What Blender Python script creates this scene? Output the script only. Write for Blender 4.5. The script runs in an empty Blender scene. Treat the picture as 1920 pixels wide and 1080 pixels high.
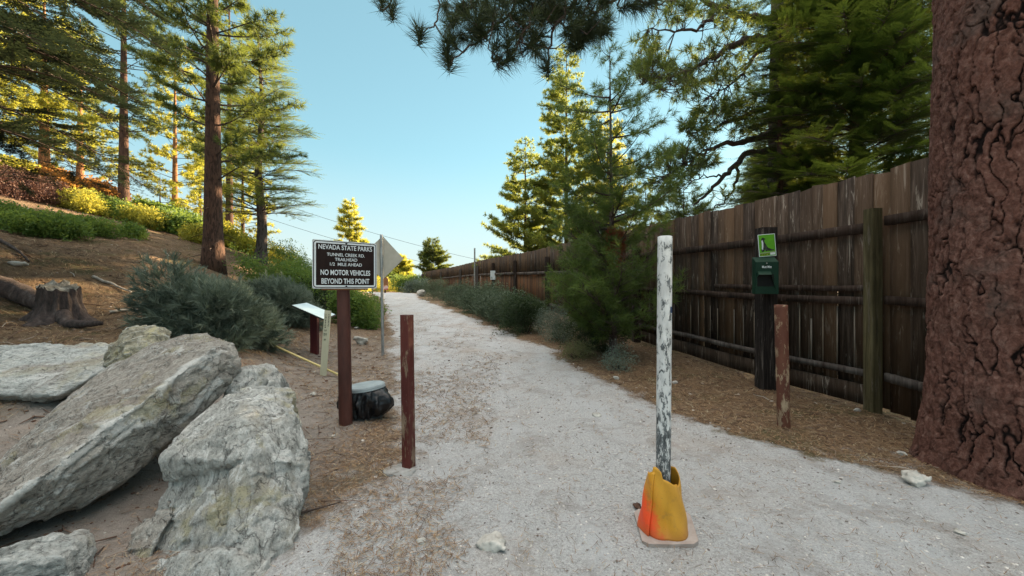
import bpy, bmesh, math, random
import numpy as np
from mathutils import Vector, Matrix

# ---------------------------------------------------------------- camera, world, sun
S = bpy.context.scene
COL = S.collection
EYE = 1.4
F = 720.0
cam = bpy.data.cameras.new('camera')
cam.sensor_width = 36.0
cam.lens = 36.0 * F / 1920.0
cam.clip_start = 0.05
cam.clip_end = 2000
camo = bpy.data.objects.new('camera', cam)
camo.location = (0, 0, EYE)
camo.rotation_euler = (math.radians(90), 0, 0)
COL.objects.link(camo)
S.camera = camo

SUN_AZ, SUN_EL = math.radians(43), math.radians(17)
w = bpy.data.worlds.new('World')
S.world = w
w.use_nodes = True
nt = w.node_tree
sky = nt.nodes.new('ShaderNodeTexSky')
sky.sky_type = 'NISHITA'
sky.sun_disc = False
sky.sun_elevation = SUN_EL
sky.sun_rotation = SUN_AZ
sky.altitude = 1900
sky.air_density = 1.0
sky.dust_density = 0.6
sky.ozone_density = 0.6
bg = nt.nodes['Background']
bg.inputs['Strength'].default_value = 0.15
tint = nt.nodes.new('ShaderNodeMix'); tint.data_type = 'RGBA'; tint.blend_type = 'MULTIPLY'
tint.inputs[0].default_value = 1.0; tint.inputs[7].default_value = (.400, .600, .575, 1)
gam = nt.nodes.new('ShaderNodeGamma'); gam.inputs[1].default_value = .47
nt.links.new(sky.outputs[0], gam.inputs[0]); nt.links.new(gam.outputs[0], tint.inputs[6])
# added brightness in the unseen overhead sky, to lift the shade below
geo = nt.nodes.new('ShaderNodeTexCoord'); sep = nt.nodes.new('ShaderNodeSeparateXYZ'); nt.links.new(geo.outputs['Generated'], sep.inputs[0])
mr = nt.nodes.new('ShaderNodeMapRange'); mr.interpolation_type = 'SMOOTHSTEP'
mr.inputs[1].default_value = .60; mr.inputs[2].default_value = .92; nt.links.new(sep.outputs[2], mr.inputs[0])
zenith_fill = nt.nodes.new('ShaderNodeMix'); zenith_fill.data_type = 'RGBA'
nt.links.new(mr.outputs[0], zenith_fill.inputs[0]); mh = nt.nodes.new('ShaderNodeMapRange'); mh.interpolation_type = 'SMOOTHSTEP'
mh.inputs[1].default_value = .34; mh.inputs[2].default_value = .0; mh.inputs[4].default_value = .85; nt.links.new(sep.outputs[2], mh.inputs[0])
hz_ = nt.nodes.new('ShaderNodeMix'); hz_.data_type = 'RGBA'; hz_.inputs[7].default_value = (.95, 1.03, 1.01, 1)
nt.links.new(mh.outputs[0], hz_.inputs[0]); nt.links.new(tint.outputs[2], hz_.inputs[6]); nt.links.new(hz_.outputs[2], zenith_fill.inputs[6]); zenith_fill.inputs[7].default_value = (4.1, 3.9, 3.65, 1)
nt.links.new(zenith_fill.outputs[2], bg.inputs['Color'])

sun = bpy.data.lights.new('sun', 'SUN')
sun.energy = 5.0
sun.angle = math.radians(0.53)
sun.color = (1.0, 0.76, 0.46)
suno = bpy.data.objects.new('sun', sun)
sd = Vector((math.sin(SUN_AZ) * math.cos(SUN_EL), math.cos(SUN_AZ) * math.cos(SUN_EL), math.sin(SUN_EL)))
suno.rotation_euler = sd.to_track_quat('Z', 'Y').to_euler()
COL.objects.link(suno)

S.view_settings.view_transform = 'Standard'
S.view_settings.look = 'None'
S.view_settings.gamma = 1
S.view_settings.exposure = 2.5
S.cycles.max_bounces = 6
S.cycles.diffuse_bounces = 4
S.cycles.transmission_bounces = 4
S.cycles.transparent_max_bounces = 8

RNG = np.random.default_rng(7)

# ---------------------------------------------------------------- numpy noise
def _h(ix, iy, iz, s=0):
    n = (ix.astype(np.int64) * 374761393 + iy.astype(np.int64) * 668265263 + iz.astype(np.int64) * 2147483647 + s * 1274126177) & 0xffffffff
    n = ((n ^ (n >> 13)) * 1274126177) & 0xffffffff
    n = n ^ (n >> 16)
    return (n & 0xffffff) / float(0xffffff)

def vnoise(P, s=0):
    f = np.floor(P); t = P - f; t = t * t * t * (t * (t * 6 - 15) + 10); i = f.astype(np.int64)
    r = 0
    for dx in (0, 1):
        for dy in (0, 1):
            for dz in (0, 1):
                wgt = (t[:, 0] if dx else 1 - t[:, 0]) * (t[:, 1] if dy else 1 - t[:, 1]) * (t[:, 2] if dz else 1 - t[:, 2])
                r = r + wgt * _h(i[:, 0] + dx, i[:, 1] + dy, i[:, 2] + dz, s)
    return r * 2 - 1

def fbm(P, o=4, s=0, ridged=False):
    a, r, k = 1.0, 0, 0
    P = np.asarray(P, float)
    for q in range(o):
        n = vnoise(P + 17.3 * q, s + q)
        if ridged: n = 1 - 2 * np.abs(n)
        r = r + a * n; k += a; a *= .5; P = P * 2.03
    return r / k

def P3(x, y, z=None):
    x = np.asarray(x, float); y = np.asarray(y, float)
    return np.stack([x, y, np.zeros_like(x) if z is None else np.asarray(z, float) + 0 * x], -1)

def sstep(a, b, x):
    t = np.clip((x - a) / (b - a), 0, 1)
    return t * t * (3 - 2 * t)

# a point of the photograph at distance Y ahead of the camera
def W(px, py, Y):
    return np.array([(px - 960) / F * Y, Y, EYE - (py - 540) / F * Y])

# ---------------------------------------------------------------- object helpers
def link(o, parent=None):
    COL.objects.link(o)
    if parent is not None:
        o.parent = parent
    return o

def tag(o, label=None, cat=None, group=None, kind=None):
    if label: o['label'] = label
    if cat: o['category'] = cat
    if group: o['group'] = group
    if kind: o['kind'] = kind
    return o

def thing(name, label, cat, loc=(0, 0, 0), rz=0, group=None):
    o = bpy.data.objects.new(name, None)
    o.empty_display_size = .1
    o.location = loc
    o.rotation_euler = (0, 0, rz)
    link(o)
    return tag(o, label, cat, group)

def mesh_np(name, V, faces, mats, parent=None, smooth=False, attrs=None, midx=None):
    """faces: list of (n,k) int arrays"""
    V = np.asarray(V, np.float32)
    me = bpy.data.meshes.new(name)
    me.vertices.add(len(V)); me.vertices.foreach_set('co', V.ravel())
    faces = [np.asarray(f, np.int32) for f in faces if len(f)]
    nl = sum(f.size for f in faces); nf = sum(len(f) for f in faces)
    me.loops.add(nl); me.polygons.add(nf)
    me.loops.foreach_set('vertex_index', np.concatenate([f.ravel() for f in faces]))
    tot = np.concatenate([np.full(len(f), f.shape[1], np.int32) for f in faces])
    st = np.concatenate([[0], np.cumsum(tot)[:-1]]).astype(np.int32)
    me.polygons.foreach_set('loop_start', st)
    me.polygons.foreach_set('loop_total', tot)
    if smooth:
        me.polygons.foreach_set('use_smooth', np.ones(nf, bool))
    if midx is not None:
        me.polygons.foreach_set('material_index', np.asarray(midx, np.int32))
    me.update(calc_edges=True)
    for k, a in (attrs or {}).items():
        at = me.attributes.new(k, 'FLOAT', 'POINT')
        at.data.foreach_set('value', np.asarray(a, np.float32))
    for m in (mats if isinstance(mats, (list, tuple)) else [mats]):
        me.materials.append(m)
    o = bpy.data.objects.new(name, me)
    return link(o, parent)

def bm_obj(name, bm, mat, parent=None, smooth=False):
    me = bpy.data.meshes.new(name)
    bmesh.ops.recalc_face_normals(bm, faces=bm.faces)
    bm.to_mesh(me); bm.free()
    if smooth:
        for p in me.polygons: p.use_smooth = True
    for m in (mat if isinstance(mat, (list, tuple)) else [mat]):
        me.materials.append(m)
    return link(bpy.data.objects.new(name, me), parent)

def box_bm(bm, c, s, M=None, bevel=0.0, seg=1):
    r = bmesh.ops.create_cube(bm, size=1)
    vs = r['verts']
    bmesh.ops.scale(bm, vec=s, verts=vs)
    if bevel:
        es = list({e for v in vs for e in v.link_edges})
        q = bmesh.ops.bevel(bm, geom=es, offset=bevel, segments=seg, affect='EDGES', profile=.6)
        vs = list({v for f in q['faces'] for v in f.verts} | {v for v in vs if v.is_valid})
    if M is not None:
        bmesh.ops.transform(bm, matrix=M, verts=vs)
    bmesh.ops.translate(bm, vec=c, verts=vs)
    return vs

def box(name, c, s, mat, parent=None, M=None, bevel=0.0, seg=1, smooth=False):
    bm = bmesh.new(); box_bm(bm, c, s, M, bevel, seg)
    return bm_obj(name, bm, mat, parent, smooth)

def tube(pts, rad, n=6, caps=True):
    """polyline tube -> V, quads (caps are folded to a point)"""
    pts = np.asarray(pts, float); m = len(pts)
    rad = np.broadcast_to(np.asarray(rad, float), (m,))
    T = np.gradient(pts, axis=0); T /= np.linalg.norm(T, axis=1)[:, None] + 1e-9
    ref = np.array([0, 0, 1.0]) if abs(T[0, 2]) < .9 else np.array([1.0, 0, 0])
    U = np.cross(T, ref); U /= np.linalg.norm(U, axis=1)[:, None] + 1e-9
    B = np.cross(T, U)
    a = np.arange(n) / n * 2 * np.pi
    V = pts[:, None] + rad[:, None, None] * (np.cos(a)[None, :, None] * U[:, None] + np.sin(a)[None, :, None] * B[:, None])
    V = V.reshape(-1, 3)
    i = np.arange(m - 1)[:, None] * n; j = np.arange(n)[None]; k = (j + 1) % n
    Q = np.stack([i + j, i + k, i + n + k, i + n + j], -1).reshape(-1, 4)
    if caps:
        V = np.vstack([V, pts[0], pts[-1]])
        c0, c1 = m * n, m * n + 1
        T0 = np.stack([k[0], j[0], np.full(n, c0), np.full(n, c0)], -1)
        T1 = np.stack([(m - 1) * n + j[0], (m - 1) * n + k[0], np.full(n, c1), np.full(n, c1)], -1)
        return V, Q, np.vstack([T0, T1])[:, :3]
    return V, Q, np.zeros((0, 3), int)

class Geo:
    def __init__(s): s.V = []; s.Q = []; s.T = []; s.n = 0; s.A = []
    def add(s, V, Q=None, T=None, a=0.0):
        s.V.append(V)
        if Q is not None and len(Q): s.Q.append(np.asarray(Q) + s.n)
        if T is not None and len(T): s.T.append(np.asarray(T) + s.n)
        s.A.append(np.broadcast_to(a, (len(V),))); s.n += len(V)
        return s
    def tube(s, pts, rad, n=6, a=0.0):
        V, Q, T = tube(pts, rad, n); return s.add(V, Q, T, a)
    def build(s, name, mat, parent=None, smooth=True, attr='var'):
        fs = []
        if s.Q: fs.append(np.vstack(s.Q))
        if s.T: fs.append(np.vstack(s.T))
        return mesh_np(name, np.vstack(s.V), fs, mat, parent, smooth, {attr: np.concatenate(s.A)})

# ---------------------------------------------------------------- materials
def newmat(name):
    m = bpy.data.materials.new(name); m.use_nodes = True
    n = m.node_tree; b = n.nodes['Principled BSDF']
    return m, n, b

def ramp(n, fac, stops):
    r = n.nodes.new('ShaderNodeValToRGB'); e = r.color_ramp.elements
    while len(e) < len(stops): e.new(0.5)
    for q, (p, c) in zip(e, stops):
        q.position = p; q.color = (*c, 1)
    n.links.new(fac, r.inputs[0]); return r.outputs[0]

def noise(n, vec, scale, detail=6, rough=.6, dist=0.0):
    t = n.nodes.new('ShaderNodeTexNoise'); t.inputs['Scale'].default_value = scale
    t.inputs['Detail'].default_value = detail; t.inputs['Roughness'].default_value = rough
    t.inputs['Distortion'].default_value = dist
    n.links.new(vec, t.inputs['Vector']); return t.outputs[0]

def mapping(n, vec, sc):
    m = n.nodes.new('ShaderNodeMapping'); m.inputs['Scale'].default_value = sc
    n.links.new(vec, m.inputs['Vector']); return m.outputs[0]

def mix(n, fac, a, b, mode='MIX'):
    m = n.nodes.new('ShaderNodeMix'); m.data_type = 'RGBA'; m.blend_type = mode
    for sock, v in ((m.inputs[0], fac), (m.inputs[6], a), (m.inputs[7], b)):
        if isinstance(v, (int, float)): sock.default_value = v
        elif isinstance(v, tuple): sock.default_value = (*v, 1)
        else: n.links.new(v, sock)
    return m.outputs[2]

def math_(n, op, a, b=None, c=None):
    m = n.nodes.new('ShaderNodeMath'); m.operation = op
    for k, v in enumerate((a, b, c)):
        if v is None: continue
        if isinstance(v, (int, float)): m.inputs[k].default_value = v
        else: n.links.new(v, m.inputs[k])
    return m.outputs[0]

def band(n, v, lo, hi):
    m = n.nodes.new('ShaderNodeMapRange'); m.interpolation_type = 'SMOOTHSTEP'
    m.inputs[1].default_value = lo; m.inputs[2].default_value = hi
    n.links.new(v, m.inputs[0]); return m.outputs[0]

def bump(n, b, h, strength, dist):
    u = n.nodes.new('ShaderNodeBump'); u.inputs['Strength'].default_value = strength
    u.inputs['Distance'].default_value = dist
    n.links.new(h, u.inputs['Height']); n.links.new(u.outputs[0], b.inputs['Normal'])

def coords(n, which='Object'):
    t = n.nodes.new('ShaderNodeTexCoord'); return t.outputs[which]

def attr(n, name):
    a = n.nodes.new('ShaderNodeAttribute'); a.attribute_name = name; return a.outputs['Fac']

def simple(name, stops, scale=8, stretch=(1, 1, 1), rough=.8, bs=.3, bd=.01, detail=6, metal=0.0, dist=0.0, spec=.3, fine=4.0):
    m, n, b = newmat(name)
    v = mapping(n, coords(n), stretch)
    f = noise(n, v, scale, detail, .62, dist)
    n.links.new(ramp(n, f, stops), b.inputs['Base Color'])
    b.inputs['Roughness'].default_value = rough
    b.inputs['Metallic'].default_value = metal
    b.inputs['Specular IOR Level'].default_value = spec
    if bs: bump(n, b, noise(n, v, scale * fine, 5), bs, bd)
    return m

def foliage(name, dark, light, trans, tw=.45, third=None):
    """leaf surface: colour by clump, light goes through"""
    dark, light, trans = [tuple(min(.8, v * FOL) for v in q) for q in (dark, light, trans)]
    m, n, b = newmat(name)
    a = attr(n, 'var')
    st = [(0.0, dark), (0.75, light)]
    if third: st.append((0.97, light)); st.append((1.0, third))
    c = ramp(n, a, st)
    n.links.new(c, b.inputs['Base Color'])
    b.inputs['Roughness'].default_value = .6
    b.inputs['Specular IOR Level'].default_value = .25
    t = n.nodes.new('ShaderNodeBsdfTranslucent')
    t.inputs[0].default_value = (*trans, 1)
    s = n.nodes.new('ShaderNodeMixShader'); s.inputs[0].default_value = tw
    n.links.new(b.outputs[0], s.inputs[1]); n.links.new(t.outputs[0], s.inputs[2])
    n.links.new(s.outputs[0], n.nodes['Material Output'].inputs[0])
    return m

M = {}
FOL = 1.12
M['pine'] = foliage('pine needles', (.014, .032, .016), (.055, .085, .028), (.20, .24, .04), .40)
M['pine_young'] = foliage('young pine needles', (.02, .042, .014), (.075, .115, .028), (.14, .19, .03), .35)
M['pine_near'] = foliage('pine needles near', (.012, .022, .014), (.035, .05, .024), (.07, .09, .03), .3, (.16, .05, .03))
M['pine_mid'] = foliage('pine needles mid green', (.045, .075, .025), (.12, .15, .035), (.34, .38, .06), .45)
M['pine_sunlit'] = foliage('pine needles sunlit', (.07, .10, .02), (.17, .19, .035), (.52, .50, .07), .5)  # copy for sunlit pines, the yellow sunlight is put into the colours
M['fir'] = foliage('fir needles', (.007, .020, .009), (.040, .088, .018), (.16, .20, .025), .35)
M['fir_blue'] = foliage('fir needles dull', (.008, .018, .014), (.024, .042, .032), (.05, .07, .03), .25)
M['manz'] = foliage('manzanita leaves', (.035, .075, .02), (.10, .17, .04), (.22, .30, .05), .35)
M['manz_sunlit'] = foliage('manzanita leaves sunlit', (.08, .11, .025), (.26, .26, .05), (.56, .50, .07), .45)  # manzanita leaves with low yellow sunlight mixed into the leaf colour
M['manz_dark'] = foliage('dark shrub leaves', (.014, .026, .012), (.04, .06, .026), (.06, .09, .03), .3)
M['sage'] = foliage('grey shrub leaves', (.055, .075, .06), (.18, .22, .17), (.10, .13, .08), .25)
M['sage_dark'] = foliage('dull green shrub leaves', (.03, .045, .028), (.105, .135, .085), (.10, .13, .06), .25)
M['rust'] = foliage('rust leaves', (.10, .045, .015), (.34, .16, .04), (.45, .22, .05), .4)
M['twig_red'] = foliage('reddish dry twigs', (.05, .022, .018), (.13, .07, .055), (.12, .06, .04), .2)
M['dead'] = foliage('dead needles', (.10, .022, .012), (.22, .06, .03), (.3, .09, .04), .3)
M['grass'] = foliage('dry grass', (.06, .07, .025), (.16, .16, .07), (.16, .16, .06), .3)

def bark_mat(name, plate, plate2, crack, sc=1.0):
    m, n, b = newmat(name)
    v = mapping(n, coords(n), (1, 1, .35))
    f = noise(n, v, 9 * sc, 8, .65)
    c = ramp(n, f, [(.3, plate), (.7, plate2)])
    g = noise(n, mapping(n, coords(n), (1, 1, .22)), 14 * sc, 4, .5, 1.0)
    c2 = mix(n, math_(n, 'MULTIPLY', band(n, g, .50, .40), .7), c, crack)
    n.links.new(c2, b.inputs['Base Color'])
    b.inputs['Roughness'].default_value = .9; b.inputs['Specular IOR Level'].default_value = .15
    bump(n, b, g, .9, .03)
    return m
M['bark'] = bark_mat('pine bark', (.06, .036, .028), (.125, .07, .05), (.025, .017, .015), 1.6)
M['bark_grey'] = bark_mat('grey bark', (.07, .055, .05), (.14, .11, .10), (.02, .016, .014))
M['bark_lit'] = bark_mat('sunlit bark', (.26, .12, .06), (.36, .18, .09), (.08, .04, .03))  # bark copy for sunlit trunks, warm sun painted into the plates
M['twig'] = simple('twig bark', [(.3, (.035, .026, .022)), (.7, (.08, .055, .045))], 20, rough=.9, bs=0)

# ---------------------------------------------------------------- terrain
ZT = (np.array([-50, 4, 7.7, 13, 20, 30, 36, 45, 60, 100, 200]), np.array([0, 0, .17, .40, .70, .97, .98, .85, .3, -1.5, -3]))
LE = (np.array([-5, 1.2, 2.2, 3.0, 4.2, 6.3, 13, 22, 30, 36, 45]), np.array([-1.6, -1.5, -1.25, -.85, -1.2, -1.9, -4.2, -7.4, -10.8, -15, -24]))
RE = (np.array([-5, 1.5, 2.5, 2.9, 3.25, 4.03, 6.1, 13, 22, 30, 36, 45]), np.array([4, 3.6, 3.2, 2.9, 2.4, 1.9, 1.2, -1.45, -5.3, -7.6, -11, -17]))
zt = lambda y: np.interp(y, *ZT)
le = lambda y: np.interp(y, *LE)
re_ = lambda y: np.interp(y, *RE)
CP = []
for y in (-10, -4, 0, 2, 4, 6, 8, 10.5, 13, 16, 20, 25, 30, 36, 45, 60, 90):
    l, r = float(le(y)), float(re_(y))
    for x in (l - .3, (l + r) / 2, r, r + 2, r + 7, r + 18, r + 45):
        CP.append((x, y, float(zt(y))))
for p in [(240, 652, 4.6), (0, 640, 4.6), (50, 765, 3.5), (115, 600, 6), (400, 503, 11), (300, 560, 8), (200, 480, 9), (0, 430, 9),
          (100, 400, 12), (0, 322, 16), (120, 356, 16), (232, 405, 17), (330, 428, 18), (430, 458, 20), (490, 490, 15), (450, 510, 13),
          (560, 514, 20), (590, 528, 24), (625, 540, 28), (560, 625, 8.2), (500, 600, 8), (440, 640, 6)]:
    CP.append(tuple(W(*p)))
CP += [(-2.9, 5.8, .06), (-3.7, 7.2, .12), (-3.6, 2.9, .1), (-2.6, 1.9, 0), (-2.4, 3.2, .03), (-2.6, 4.4, .08), (-3.2, 1.2, .05), (-6, 0, .7), (-10, 0, 2), (-8, 3, 1.2), (-15, 5, 3.6),
       (-20, 8, 5.4), (-30, 15, 8.6), (-32, 30, 8.2), (-26, 40, 5.4), (-25, 50, 3.5), (-18, 36, 2.0), (-24, 36, 4.2),
       (-45, 40, 9), (-60, 30, 12), (-60, 60, 6), (-35, 70, 1), (-7.5, 12.5, .75), (-5.5, 12, .42), (-8.3, 18, .95)]
CP = np.array(CP)
_c2 = 1.5
_K = np.sqrt(((CP[:, None, :2] - CP[None, :, :2]) ** 2).sum(-1) + _c2)
_A = np.hstack([np.vstack([_K - 0.03 * np.eye(len(CP)), np.ones((1, len(CP)))]), np.vstack([np.ones((len(CP), 1)), [[0]]])])
_w = np.linalg.solve(_A, np.append(CP[:, 2], 0))

def gbase(x, y):
    x = np.atleast_1d(np.asarray(x, float)); y = np.atleast_1d(np.asarray(y, float))
    out = np.empty(len(x))
    for s in range(0, len(x), 20000):
        k = np.sqrt((x[s:s + 20000, None] - CP[None, :, 0]) ** 2 + (y[s:s + 20000, None] - CP[None, :, 1]) ** 2 + _c2)
        out[s:s + 20000] = k @ _w[:-1] + _w[-1]
    r = np.hypot(x, y)
    t = sstep(75, 130, r)
    return out * (1 - t) - 4 * t

def trail_mask(x, y):
    nx = .28 * fbm(P3(x * 1.3, y * 1.3), 5, 3)
    sc = np.clip(y / 5, .8, 1.3)
    a = sstep(-.6, .5, x - le(y) + nx * sc)
    b = sstep(-.5, .4, re_(y) - x + nx * sc)
    return a * b * sstep(52, 40, y)

def ground(x, y, fine=True):
    x = np.atleast_1d(np.asarray(x, float)); y = np.atleast_1d(np.asarray(y, float))
    z = gbase(x, y)
    if fine:
        m = trail_mask(x, y)
        z = z + (.035 + .0 * m) * fbm(P3(x * .8, y * .8), 3, 5) * (1 - .6 * m)
        for mx_, my_, mr_, mh_ in MOUNDS:
            z = z + mh_ * np.exp(-((x - mx_) ** 2 + (y - my_) ** 2) / (2 * mr_ ** 2))
        z = z + .012 * fbm(P3(x * 6, y * 6), 4, 9) * (1.4 - .4 * m) + .010 * m * fbm(P3(x * 2.6 + y * .5, y * 1.3), 3, 19)
        z = z + .06 * fbm(P3(x * 2.2, y * 2.2), 4, 13) * sstep(-3.6, -5.5, x - .25 * np.minimum(0, 4 - y)) * (1 - m)
    return z

MOUNDS = [(-1.68, 3.84, .13, .030), (-.805, 3.0, .12, .022), (2.68, 3.78, .13, .03), (3.31, 5.0, .22, .04), (3.86, 4.13, .2, .05), (-2.83, 5.75, .1, .02), (-3.70, 7.2, .12, .03), (-2.47, 7.35, .08, .02), (-1.56, 4.12, .24, .015)]

def g1(x, y): return float(ground(x, y)[0])

NA1, NR = 760, 430
ang = np.concatenate([np.linspace(-62, 62, NA1), np.linspace(62, 298, 120)[1:-1]])
ang = np.radians(ang)
rad = np.concatenate([[.05, .4, .8], np.geomspace(1.0, 60, NR), np.geomspace(64, 900, 30)])
AA, RR = np.meshgrid(ang, rad, indexing='ij')
gx = (RR * np.sin(AA)).ravel(); gy = (RR * np.cos(AA)).ravel()
gz = ground(gx, gy)
na, nr = len(ang), len(rad)
ii = np.arange(na)[:, None]; jj = np.arange(nr - 1)[None]; i2 = (ii + 1) % na
Q = np.stack([ii * nr + jj, i2 * nr + jj, i2 * nr + jj + 1, ii * nr + jj + 1], -1).reshape(-1, 4)
tm = trail_mask(gx, gy)
dry = sstep(.0, 1.2, -gx - 1.0) * 0 + sstep(.35, .75, .5 + .8 * fbm(P3(gx * .7, gy * .7), 4, 21))

gm, n, b = newmat('ground')
oc = coords(n)
t_ = attr(n, 'trail')
big = noise(n, oc, .9, 5, .6)
med = noise(n, oc, 7, 8, .7)
fin = noise(n, oc, 60, 4, .7)
grit = noise(n, oc, 170, 3, .8)
gr = ramp(n, med, [(.3, (0.27, 0.27, 0.272)), (.5, (0.39, 0.388, 0.385)), (.7, (0.5, 0.5, 0.5))])
gr = mix(n, .6, gr, ramp(n, fin, [(.36, (0.17, 0.16, 0.15)), (.47, (0.39, 0.388, 0.385)), (.62, (0.6, 0.6, 0.6))]))
gr = mix(n, .35, gr, ramp(n, grit, [(.36, (0.15, 0.14, 0.13)), (.5, (0.43, 0.415, 0.4)), (.62, (0.74, 0.72, 0.7))]))
trk = noise(n, mapping(n, oc, (1.6, .22, 1)), 1.5, 4, .55, .4)
gr = mix(n, math_(n, 'MULTIPLY', band(n, trk, .48, .62), .55), gr, (.47, .475, .48))
gr = mix(n, math_(n, 'MULTIPLY', band(n, noise(n, oc, 2.3, 7, .7, .6), .50, .62), .75), gr, mix(n, .5, gr, (.22, .19, .165)))
gr = mix(n, band(n, big, .48, .72), gr, mix(n, .45, gr, (.36, .29, .235)))
st_ = noise(n, mapping(n, oc, (1, 1, 1)), 26, 8, .75, 2.5)
du = ramp(n, st_, [(.3, (.075, .048, .03)), (.48, (.20, .13, .075)), (.6, (.32, .215, .125)), (.75, (.42, .32, .19))])
du2 = ramp(n, fin, [(.35, (.08, .05, .035)), (.55, (.22, .15, .10)), (.68, (.42, .36, .28))])
du = mix(n, .5, du, du2)
du = mix(n, band(n, noise(n, mapping(n, oc, (1, .6, 1)), 11, 8, .75, 1.5), .52, .38), du, mix(n, .7, du, (.045, .03, .022)))
du = mix(n, band(n, noise(n, oc, 1.3, 4), .52, .66), du, mix(n, .65, du, (.085, .085, .035)))
dirt = ramp(n, med, [(.3, (.21, .18, .155)), (.7, (.36, .32, .285))])
dirt = mix(n, .4, dirt, ramp(n, grit, [(.35, (.09, .07, .06)), (.65, (.38, .34, .30))]))
edge = band(n, math_(n, 'ADD', t_, math_(n, 'MULTIPLY', math_(n, 'SUBTRACT', noise(n, oc, 5, 8, .7), .5), 1.5)), .35, .75)
c = mix(n, attr(n, 'dirt'), du, dirt)
c = mix(n, edge, c, gr)
n.links.new(c, b.inputs['Base Color'])
b.inputs['Roughness'].default_value = .95; b.inputs['Specular IOR Level'].default_value = .15
hh = math_(n, 'ADD', math_(n, 'MULTIPLY', fin, .9), math_(n, 'ADD', math_(n, 'MULTIPLY', grit, .35), math_(n, 'MULTIPLY', st_, .6)))
bump(n, b, hh, .8, .03)
tm = np.maximum(tm, .62 * sstep(-2.3, -1.0, gx) * sstep(4.3, 2.4, gy) + .25 * fbm(P3(gx * 2.5, gy * 2.5), 3, 44) * sstep(4.6, 2.4, gy) * (gx > -2.3) * (gx < -.6))
dm = np.clip(sstep(-1.2, -2.4, gx) * sstep(5.2, 3.8, gy) * sstep(-4.9, -4.2, gx) + .8 * sstep(1.9, .6, np.abs(gx + 2.1 + .12 * gy)) * sstep(11, 7, gy), 0, 1)
g_o = mesh_np('ground', np.stack([gx, gy, gz], -1), [Q], gm, None, True, {'trail': tm, 'dirt': dm})
tag(g_o, kind='structure')

# ---------------------------------------------------------------- loose gravel, needle litter
def ico_template(k=0):
    bm = bmesh.new(); bmesh.ops.create_icosphere(bm, subdivisions=1, radius=1)
    V = np.array([v.co[:] for v in bm.verts]); T = np.array([[v.index for v in f.verts] for f in bm.faces]); bm.free()
    return V, T
IV, IT = ico_template()

def rotz(a):
    c, s = np.cos(a), np.sin(a); z = np.zeros_like(a); o = np.ones_like(a)
    return np.stack([np.stack([c, -s, z], -1), np.stack([s, c, z], -1), np.stack([z, z, o], -1)], -2)

def rand_rot(n, rng):
    q = rng.normal(size=(n, 4)); q /= np.linalg.norm(q, axis=1)[:, None]
    w_, x, y, z = q.T
    return np.stack([np.stack([1 - 2 * (y * y + z * z), 2 * (x * y - z * w_), 2 * (x * z + y * w_)], -1),
                     np.stack([2 * (x * y + z * w_), 1 - 2 * (x * x + z * z), 2 * (y * z - x * w_)], -1),
                     np.stack([2 * (x * z - y * w_), 2 * (y * z + x * w_), 1 - 2 * (x * x + y * y)], -1)], -2)

def scatter_px(nn, rng, ylo, yhi, xlo=-1.4, xhi=1.4):
    """positions on the ground, as many near as far in view"""
    Y = np.exp(rng.uniform(math.log(ylo), math.log(yhi), nn)); X = rng.uniform(xlo, xhi, nn) * Y
    return X, Y

def stones(name, nn, rng, ylo, yhi, smin, smax, mat, on_trail):
    X, Y = scatter_px(nn, rng, ylo, yhi)
    m = trail_mask(X, Y)
    keep = (rng.random(nn) < (m if on_trail else (1 - m)))
    X, Y = X[keep], Y[keep]; nn = len(X)
    sz = smin + (smax - smin) * rng.random(nn) ** 5
    sz = sz * np.clip(Y / 3, .8, 2.0)
    V = IV[None] * (1 + .25 * rng.normal(size=(nn, len(IV), 1))) * np.stack([sz, sz * rng.uniform(.6, 1, nn), sz * rng.uniform(.3, .6, nn)], -1)[:, None]
    V = np.einsum('nij,nkj->nki', rotz(rng.uniform(0, 6.28, nn)), V)
    V = V + np.stack([X, Y, ground(X, Y) + sz * .1], -1)[:, None]
    T = (IT[None] + (np.arange(nn) * len(IV))[:, None, None]).reshape(-1, 3)
    a = np.repeat(rng.random(nn), len(IV))
    return tag(mesh_np(name, V.reshape(-1, 3), [T], mat, None, False, {'var': a}), kind='stuff')

def varmat(name, stops, rough=.9):
    m, n, b = newmat(name)
    n.links.new(ramp(n, attr(n, 'var'), stops), b.inputs['Base Color'])
    b.inputs['Roughness'].default_value = rough; b.inputs['Specular IOR Level'].default_value = .2
    return m
M['gravel'] = varmat('gravel', [(0, (.13, .11, .10)), (.3, (.33, .29, .26)), (.8, (.52, .48, .44)), (1, (.68, .64, .60))])
M['chips'] = varmat('chips', [(0, (.07, .035, .025)), (.6, (.17, .11, .08)), (.9, (.28, .22, .17)), (1, (.55, .52, .47))])
M['litter'] = varmat('needle litter', [(0, (.06, .035, .022)), (.5, (.21, .125, .07)), (.85, (.34, .22, .12)), (1, (.42, .36, .24))])
stones('gravel', 42000, np.random.default_rng(1), 1.4, 13, .003, .012, M['gravel'], True)
stones('wood_debris', 12000, np.random.default_rng(2), 1.6, 14, .004, .02, M['chips'], False)

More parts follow.
